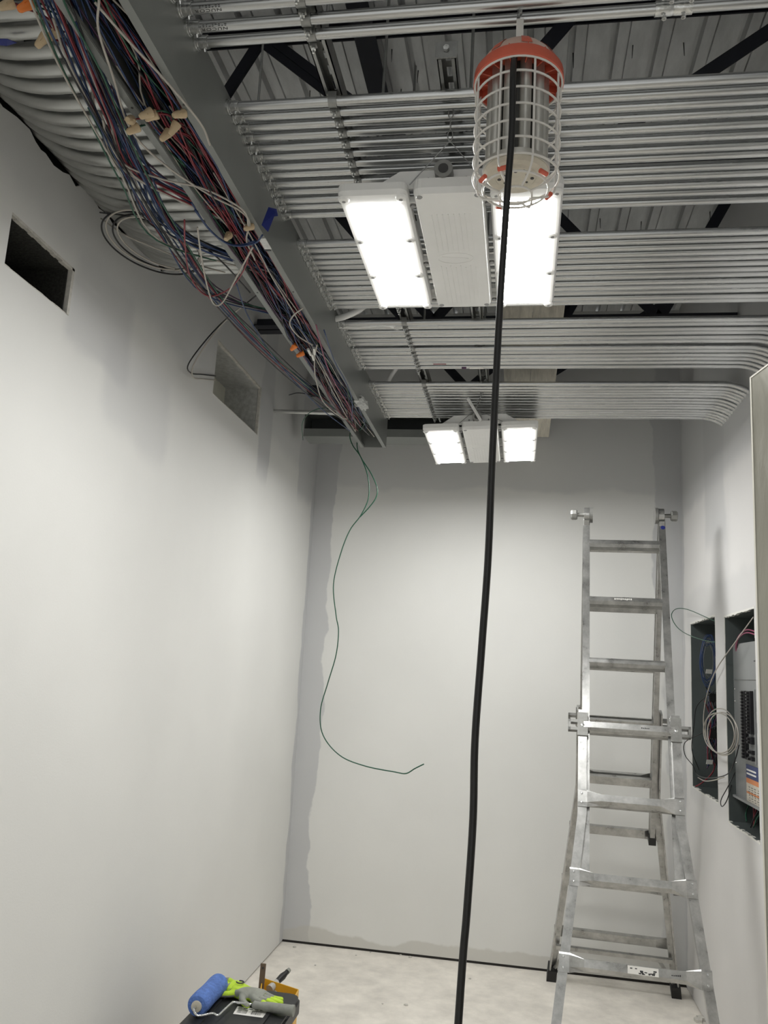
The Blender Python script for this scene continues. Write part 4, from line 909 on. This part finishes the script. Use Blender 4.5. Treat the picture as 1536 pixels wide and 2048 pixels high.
for k, (px, py) in enumerate(((616, 698), (624, 708), (628, 696))):
    p = at_z(px, py, 2.74); tag(MB().cyl(p, p + Vector((.004 - .004 * k, .030, -.012)), .0055, 10, .0045).build('white_splice', 'label_white', None, True), 'white push-in splice cap among the far trough wires', 'splice cap', 'white splice caps')
# blue tape flag on the right lip
t = thing('blue_tape', at_z(540, 440, 2.77), 'blue masking tape flag stuck on the trough right side', 'tape')
a, b, c, d = at_z(537, 414, 2.80), at_z(552, 424, 2.795), at_z(536, 464, 2.735), at_z(523, 450, 2.74)
mb = MB(); mb.prism([a, b, c, d], (0, .0006, .0003)); mb.build('flag', 'tape_blue', t)
e1, e2, e3, e4 = at_z(537, 414, 2.80), at_z(553, 418, 2.81), at_z(556, 432, 2.80), at_z(548, 433, 2.79); mb = MB(); mb.prism([e1, e2, e3, e4], (0, .0006, .0003)); mb.build('stuck_end', 'tape_blue', t)
p = [at_z(-8, 78, 2.85), at_z(14, 78, 2.85), at_z(34, 86, 2.855), at_z(14, 92, 2.85), at_z(-8, 90, 2.85)]; tag(MB().prism(p, (0, 0, .001)).build('blue_tape', 'tape_blue'), 'strip of blue tape on a bent conduit at the left edge', 'tape')
# crumpled plastic by the far end of the trough
bmx = bmesh.new(); bmesh.ops.create_icosphere(bmx, subdivisions=3, radius=1.0); rr = random.Random(3)
pc = at_z(722, 806, 2.765)
for v in bmx.verts:
    k = 1 + rr.uniform(-.22, .22); v.co = Vector((v.co.x * .028 * k, v.co.y * .085 * k, v.co.z * .018 * k)) + pc
me = bpy.data.meshes.new('plastic_scrap'); bmx.to_mesh(me); bmx.free(); me.materials.append(M['grey_film'] if 'grey_film' in M else mat('grey_plastic_film', (.42, .43, .42), .35, noise=.3, scale=60)); o = bpy.data.objects.new('plastic_scrap', me); col.objects.link(o)
tag(o, 'crumpled pale grey plastic film caught on the far trough lip', 'plastic film')
# pipe from the left wall to the trough, and pale flexible tubes
tag(MB().cyl((XL - .005, 4.136, 2.938), (TX0 - .002, 4.136, 2.925), .011, 14).build('wall_pipe', 'emt_dull', None, True), 'plain grey conduit stub joining the left wall and the trough end', 'conduit')
fx = [at_z(664, 640, 2.90), at_z(690, 633, 2.905), at_z(715, 622, 2.93), at_z(735, 608, 2.97)]
tag(MB().tube(smoothpath(fx, 6), .0115, 10).build('flexible_tube', 'white_plastic', None, 'all'), 'upper pale bent tube entering the trough between conduit banks', 'tube')
fx = [at_z(668, 650, 2.90), at_z(710, 652, 2.90), at_z(760, 647, 2.90), at_z(790, 652, 2.905), at_z(815, 668, 2.945)]
tag(MB().tube(smoothpath(fx, 6), .0115, 10).build('flexible_tube', 'white_plastic', None, 'all'), 'lower pale bent tube dipping behind the split conduit bank', 'tube')
fx = [at_z(774, 768, 2.93), at_z(782, 752, 2.95), at_z(793, 736, 2.98)]
tag(MB().tube(smoothpath(fx, 6), .010, 10).build('flexible_tube', 'white_plastic', None, 'all'), 'short pale tube rising in front of the last conduit bank', 'tube')

# ================================================================== OPEN DOOR AT THE RIGHT EDGE
da = at_z(1500, 757, 2.13); db = at_z(1536, 730, 2.13); dd = (db - da); dd.z = 0; dd.normalize(); nn = Vector((dd.y, -dd.x, 0)); 
if nn.x > 0: nn = -nn
t = thing('steel_door', da + dd * .45 - Vector((0, 0, 2.12)), 'beige-grey metal door leaf standing open at the right edge', 'door')
c = da + dd * .457; c.z = 1.07
mb = MB(); mb.obox(c - nn * .0225, dd * .452, nn * .0222, Vector((0, 0, 1.0585))); mb.build('leaf', 'door', t)
mb = MB(); mb.obox(da - nn * .0225 + dd * .0025 + Vector((0, 0, 1.07 - 2.13)), dd * .0025, nn * .0232, Vector((0, 0, 1.060))); mb.build('leaf_edge', 'door_edge', t)
mb = MB(); mb.obox(Vector((c.x, c.y, 2.1305)) - nn * .0225, dd * .457, nn * .0232, Vector((0, 0, .0015))); mb.build('top_edge', 'door_edge', t)
hz = da + dd * .06; hz.z = 1.0
mb = MB(); mb.lathe([(.026, 0), (.026, .006), (.009, .008), (.009, .035), (0, .035)], hz - nn * .045, -nn, 14); mb.build('handle_rose', 'zinc', t, True)
mb = MB(); mb.tube([hz - nn * .078, hz - nn * .08 + dd * .12], .009, 10); mb.build('lever_handle', 'zinc', t, True)
for z in (.25, 1.05, 1.88):
    q = da + dd * .915; q.z = z; mb = MB(); mb.cyl(q - Vector((0, 0, .05)), q + Vector((0, 0, .05)), .008, 10); mb.build('hinge', 'zinc', t, True)

# ================================================================== TOTE AND TOOLS AT THE LOWER LEFT
ZL = .40
c_fr = at_z(590, 1992, ZL); c_fl = at_z(442, 1972, ZL); c_nl = at_z(352, 2052, ZL)
tx0, tx1, ty1 = -1.10, -.765, 3.30; ty0 = 2.72
t = thing('storage_tote', ((tx0 + tx1) / 2, (ty0 + ty1) / 2, 0), 'black plastic storage tote with a lid at the lower left', 'tote')
MB().rbox(tx0 + .02, tx1 - .02, ty0 + .02, ty1 - .02, .0, ZL - .05, .04, taper=.03).build('body', 'tote', t)
MB().rbox(tx0, tx1, ty0, ty1, ZL - .05, ZL - .012, .045).build('lid_skirt', 'tote', t)
MB().rbox(tx0 + .006, tx1 - .006, ty0 + .006, ty1 - .006, ZL - .012, ZL, .042).build('lid', 'tote', t)
MB().box(tx0 + .06, tx0 + .075, ty0 + .03, ty1 - .06, ZL, ZL + .006).build('lid_rib', 'tote', t)
MB().box(tx1 - .075, tx1 - .06, ty0 + .03, ty1 - .06, ZL, ZL + .006).build('lid_rib', 'tote', t)
l0, l1, l2 = at_z(466, 2028, ZL + .001), at_z(527, 2036, ZL + .001), at_z(475, 2013, ZL + .001)
ux = l1 - l0; uy = l2 - l0
mb = MB(); mb.prism([l0, l1, l1 + uy, l0 + uy], (0, 0, .0006)); lab = mb.build('paper_label', 'label_white', t); lab['label'] = 'white printed paper label'
mb = MB(); rr = random.Random(12)
for gx in (.08, .55):
    for k in range(14):
        f = gx + k * .024; wv = rr.choice((.006, .010, .014)); q = l0 + ux * f + uy * .2 + Vector((0, 0, .0007)); mb.prism([q, q + ux * wv, q + ux * wv + uy * .5, q + uy * .5], (0, 0, .0003))
for k in range(5): q = l0 + ux * (.06 + .18 * k) + uy * .8 + Vector((0, 0, .0007)); mb.prism([q, q + ux * .12, q + ux * .12 + uy * .08, q + uy * .08], (0, 0, .0003))
mb.build('barcode', 'ink', t)
# paint roller
a = at_z(393, 2013, ZL + .04); b = at_z(443, 1962, ZL + .04); ax = (b - a).normalized()
t = thing('paint_roller', (a.x, a.y, ZL), 'paint roller with fuzzy blue sleeve and grey handle on the tote', 'paint roller')
Lr = .225; b = a + ax * Lr
mb = MB(); pr = [(.019, 0), (.032, .003), (.0365, .012)] + [(.0365 + .0008 * sin(7 * k), .012 + (Lr - .024) * k / 12) for k in range(1, 12)] + [(.0365, Lr - .012), (.032, Lr - .003), (.019, Lr)]
mb.lathe(pr, a, ax, 28); mb.build('sleeve', 'blue_nap', t, True)
mb = MB(); mb.lathe([(0, -.004), (.010, -.006), (.018, -.004), (.0195, .004)], a, ax, 20); mb.build('end_cap', 'cream', t, True)
f1 = a - ax * .012; g1_ = at_z(436, 2031, ZL + .024); g2 = at_z(466, 2004, ZL + .024); g3 = at_z(505, 2009, ZL + .022); g4 = at_z(588, 2022, ZL + .020)
mb = MB(); mb.tube(smoothpath([f1 + ax * .01, f1 - ax * .012, f1 - ax * .010 + Vector((.022, -.018, -.012)), g1_ + (f1 - g1_) * .25, g1_, g1_ + (g2 - g1_) * .35, g2 + (g1_ - g2) * .12, g2 + (g3 - g2) * .12, g3], 6), .0042, 10); mb.build('wire_frame', 'zinc', t, 'all')
hd = (g4 - g3); mb = MB(); hl = hd.length; mb.lathe([(0, 0), (.008, 0), (.013, .006), (.012, .03), (.0155, .05), (.0165, hl * .6), (.0175, hl - .012), (.0185, hl - .01), (.0185, hl), (0, hl)], g3, hd, 16); mb.build('handle_grip', 'grip', t, True)
# work gloves
def glove(name, origin, ang, label, thumb, mats):
    t = thing(name, origin, label, 'glove', 'work gloves on the tote'); O = Vector(origin); cx_, sn_ = cos(ang), sin(ang)
    F = lambda u, v, w: O + Vector((u * cx_ - v * sn_, u * sn_ + v * cx_, w))
    bm = bmesh.new(); me = bpy.data.meshes.new('palm'); vs = []; es = []
    def chainv(pts):
        i0 = len(vs); vs.extend(pts); es.extend((i0 + i, i0 + i + 1) for i in range(len(pts) - 1)); return i0
    root = chainv([(F(-.085, 0, .016), .034), (F(-.045, .002, .020), .033), (F(0, 0, .024), .040), (F(.04, .002, .022), .041)])
    for k, (v0, L, cu) in enumerate(((-.033, .070, -.2), (-.011, .085, .0), (.011, .080, .1), (.031, .062, .25))):
        i = chainv([(F(.055, v0, .020), .0125), (F(.055 + L * .5, v0 + L * .5 * cu, .024 - .004 * k), .0115), (F(.055 + L, v0 + L * cu * 1.3, .012), .0095)]); es.append((3, i))
    i = chainv([(F(.0, thumb * .045, .018), .013), (F(.03, thumb * .07, .018), .012), (F(.055, thumb * .075, .014), .010)]); es.append((2, i))
    me.from_pydata([v for v, r in vs], es, []); o = bpy.data.objects.new('shell', me); col.objects.link(o); o.parent = t; o.matrix_parent_inverse = Matrix.Translation(-O)
    md = o.modifiers.new('skin', 'SKIN'); md.use_smooth_shade = True
    for i, (v, r) in enumerate(vs): sv = me.skin_vertices[0].data[i]; sv.radius = (r, r * (.55 if i < 4 else .9)); sv.use_root = (i == 0)
    sd = o.modifiers.new('sub', 'SUBSURF'); sd.levels = 2; sd.render_levels = 2
    dg = bpy.context.evaluated_depsgraph_get(); me2 = bpy.data.meshes.new_from_object(o.evaluated_get(dg)); o.modifiers.clear(); o.data = me2; me2.name = 'shell'
    me2.materials.clear(); [me2.materials.append(M[q]) for q in mats]
    for p in me2.polygons:
        u = (p.center - O); uu = u.x * cx_ + u.y * sn_; p.material_index = 1 if (uu > .085 or (p.normal.z < -.15)) else 0; p.use_smooth = True
    mb = MB(); mb.tube([F(-.088, .036 * cos(a), .016 + .020 * sin(a)) for a in [2 * pi * i / 18 for i in range(18)]], .005, 8, closed=True); mb.build('cuff', 'glove_grey', t, 'all')
    return t, F
gl1, F1 = glove('work_glove', at_z(478, 1992, ZL + .002), 2.75, 'crumpled hi-vis yellow work glove with grey fingertips beside the blue roller', 1, ('hivis', 'glove_grey'))
mb = MB(); mb.tube([F1(.0 + .014 * cos(a), .012 * sin(a), .0475) for a in [.6 + 5 * i / 12 for i in range(13)]], .0025, 6); mb.build('printed_mark', 'ink', gl1)
gl2, F2 = glove('work_glove', at_z(497, 2001, ZL + .002), -.3, 'hi-vis yellow and grey work glove lying flat above the roller grip', -1, ('glove_grey', 'hivis'))
# yellow tray, knife and steel bar on the floor behind the tote
t = thing('yellow_pan', at_z(560, 1990, .16), 'yellow plastic paint pan smeared with grey paint behind the tote', 'paint pan')
q = [at_y(526, 1956, 3.66), at_y(596, 1979, 3.64), at_y(588, 1994, 3.50), at_y(522, 1984, 3.50)]
base = [Vector((v.x, v.y - .01, .10)) for v in q]
for i in range(4):
    j = (i + 1) % 4; mb = MB(); a_, b_, c_, d_ = q[i], q[j], base[j], base[i]; nv = (b_ - a_).cross(d_ - a_).normalized() * .004; mb.hexa([a_, b_, c_, d_, a_ + nv, b_ + nv, c_ + nv, d_ + nv]); mb.build('pan_side', 'yellow_tray', t)
mb = MB(); mb.hexa(base + [v + Vector((0, 0, .004)) for v in base]); mb.build('pan_floor', 'yellow_tray', t)
mb = MB(); a_, b_, c_, d_ = q[0].lerp(q[1], .2), q[0].lerp(q[1], .62), base[0].lerp(base[1], .8), base[0].lerp(base[1], .05); off = Vector((.0, -.005, .0)); mb.prism([a_.lerp(d_, .35) + off, a_.lerp(b_, .4).lerp(d_, .12) + off, b_.lerp(c_, .22) + off, c_ + off, d_ + off], (0, -.002, 0)); mb.build('paint_smear', 'wet_paint', t)
mb = MB(); mb.box(base[0].x + .02, base[1].x - .02, base[3].y + .01, base[0].y - .01, .0, .10); mb.build('pan_stand', 'tote', t)
t = thing('paint_brush', at_y(560, 1960, 3.68), 'small dark-handled paint brush resting on the yellow pan', 'paint brush')
a_, b_ = at_y(556, 1962, 3.69), at_y(577, 1941, 3.76); d_ = (b_ - a_).normalized()
mb = MB(); mb.tube([a_ - d_ * .01, a_ + (b_ - a_) * .4, b_ - d_ * .008], [.012, .015, .008], 10); mb.build('handle', 'black_rubber', t, True)
mb = MB(); mb.tube([b_ - d_ * .01, b_ + d_ * .006], [.011, .009], 10); mb.build('handle_tip', 'grip', t, True)
mb = MB(); mb.tube([a_ - d_ * .06, a_ - d_ * .008], [.018, .013], 10); mb.build('bristles', 'wet_paint', t, True)
a_, b_ = at_y(521, 1990, 3.60), at_y(527, 1927, 3.60)
t = thing('steel_bar', (a_.x, a_.y, 0), 'flat brown bar standing upright against the yellow pan', 'bar')
mb = MB(); a0 = Vector((a_.x - .005, a_.y, .001)); mb.bar(a0, b_, .022, .006, up=(0, 1, 0)); mb.build('shaft', 'stick', t)
mb = MB(); mb.cyl(b_ + Vector((0, -.0032, -.016)), b_ + Vector((0, -.0042, -.016)), .0045, 10); mb.build('hole', 'ink', t)
# chips and crumbs on the floor
rr = random.Random(31)
for k, (px, py) in enumerate(((630, 1889), (741, 1905), (801, 1910), (820, 1915), (712, 1911), (630, 1931), (812, 2011), (590, 1895), (1395, 2043), (1404, 2040), (765, 2008), (940, 1958))):
    p = at_z(px, py, 0); sz = rr.uniform(.004, .009) if px < 1300 else .02
    mb = MB(); vs = [(p.x + sz * 1.5 * cos(a + k) * rr.uniform(.6, 1), p.y + sz * 1.5 * sin(a + k) * rr.uniform(.6, 1), 0) for a in (0, 1.2, 2.5, 3.7, 5)]
    mb.prism(vs, (0, 0, sz * .7)); tag(mb.build('debris_chip', 'gypsum'), 'pale crumb of wall board lying on the concrete floor', 'debris', 'crumbs on the floor')
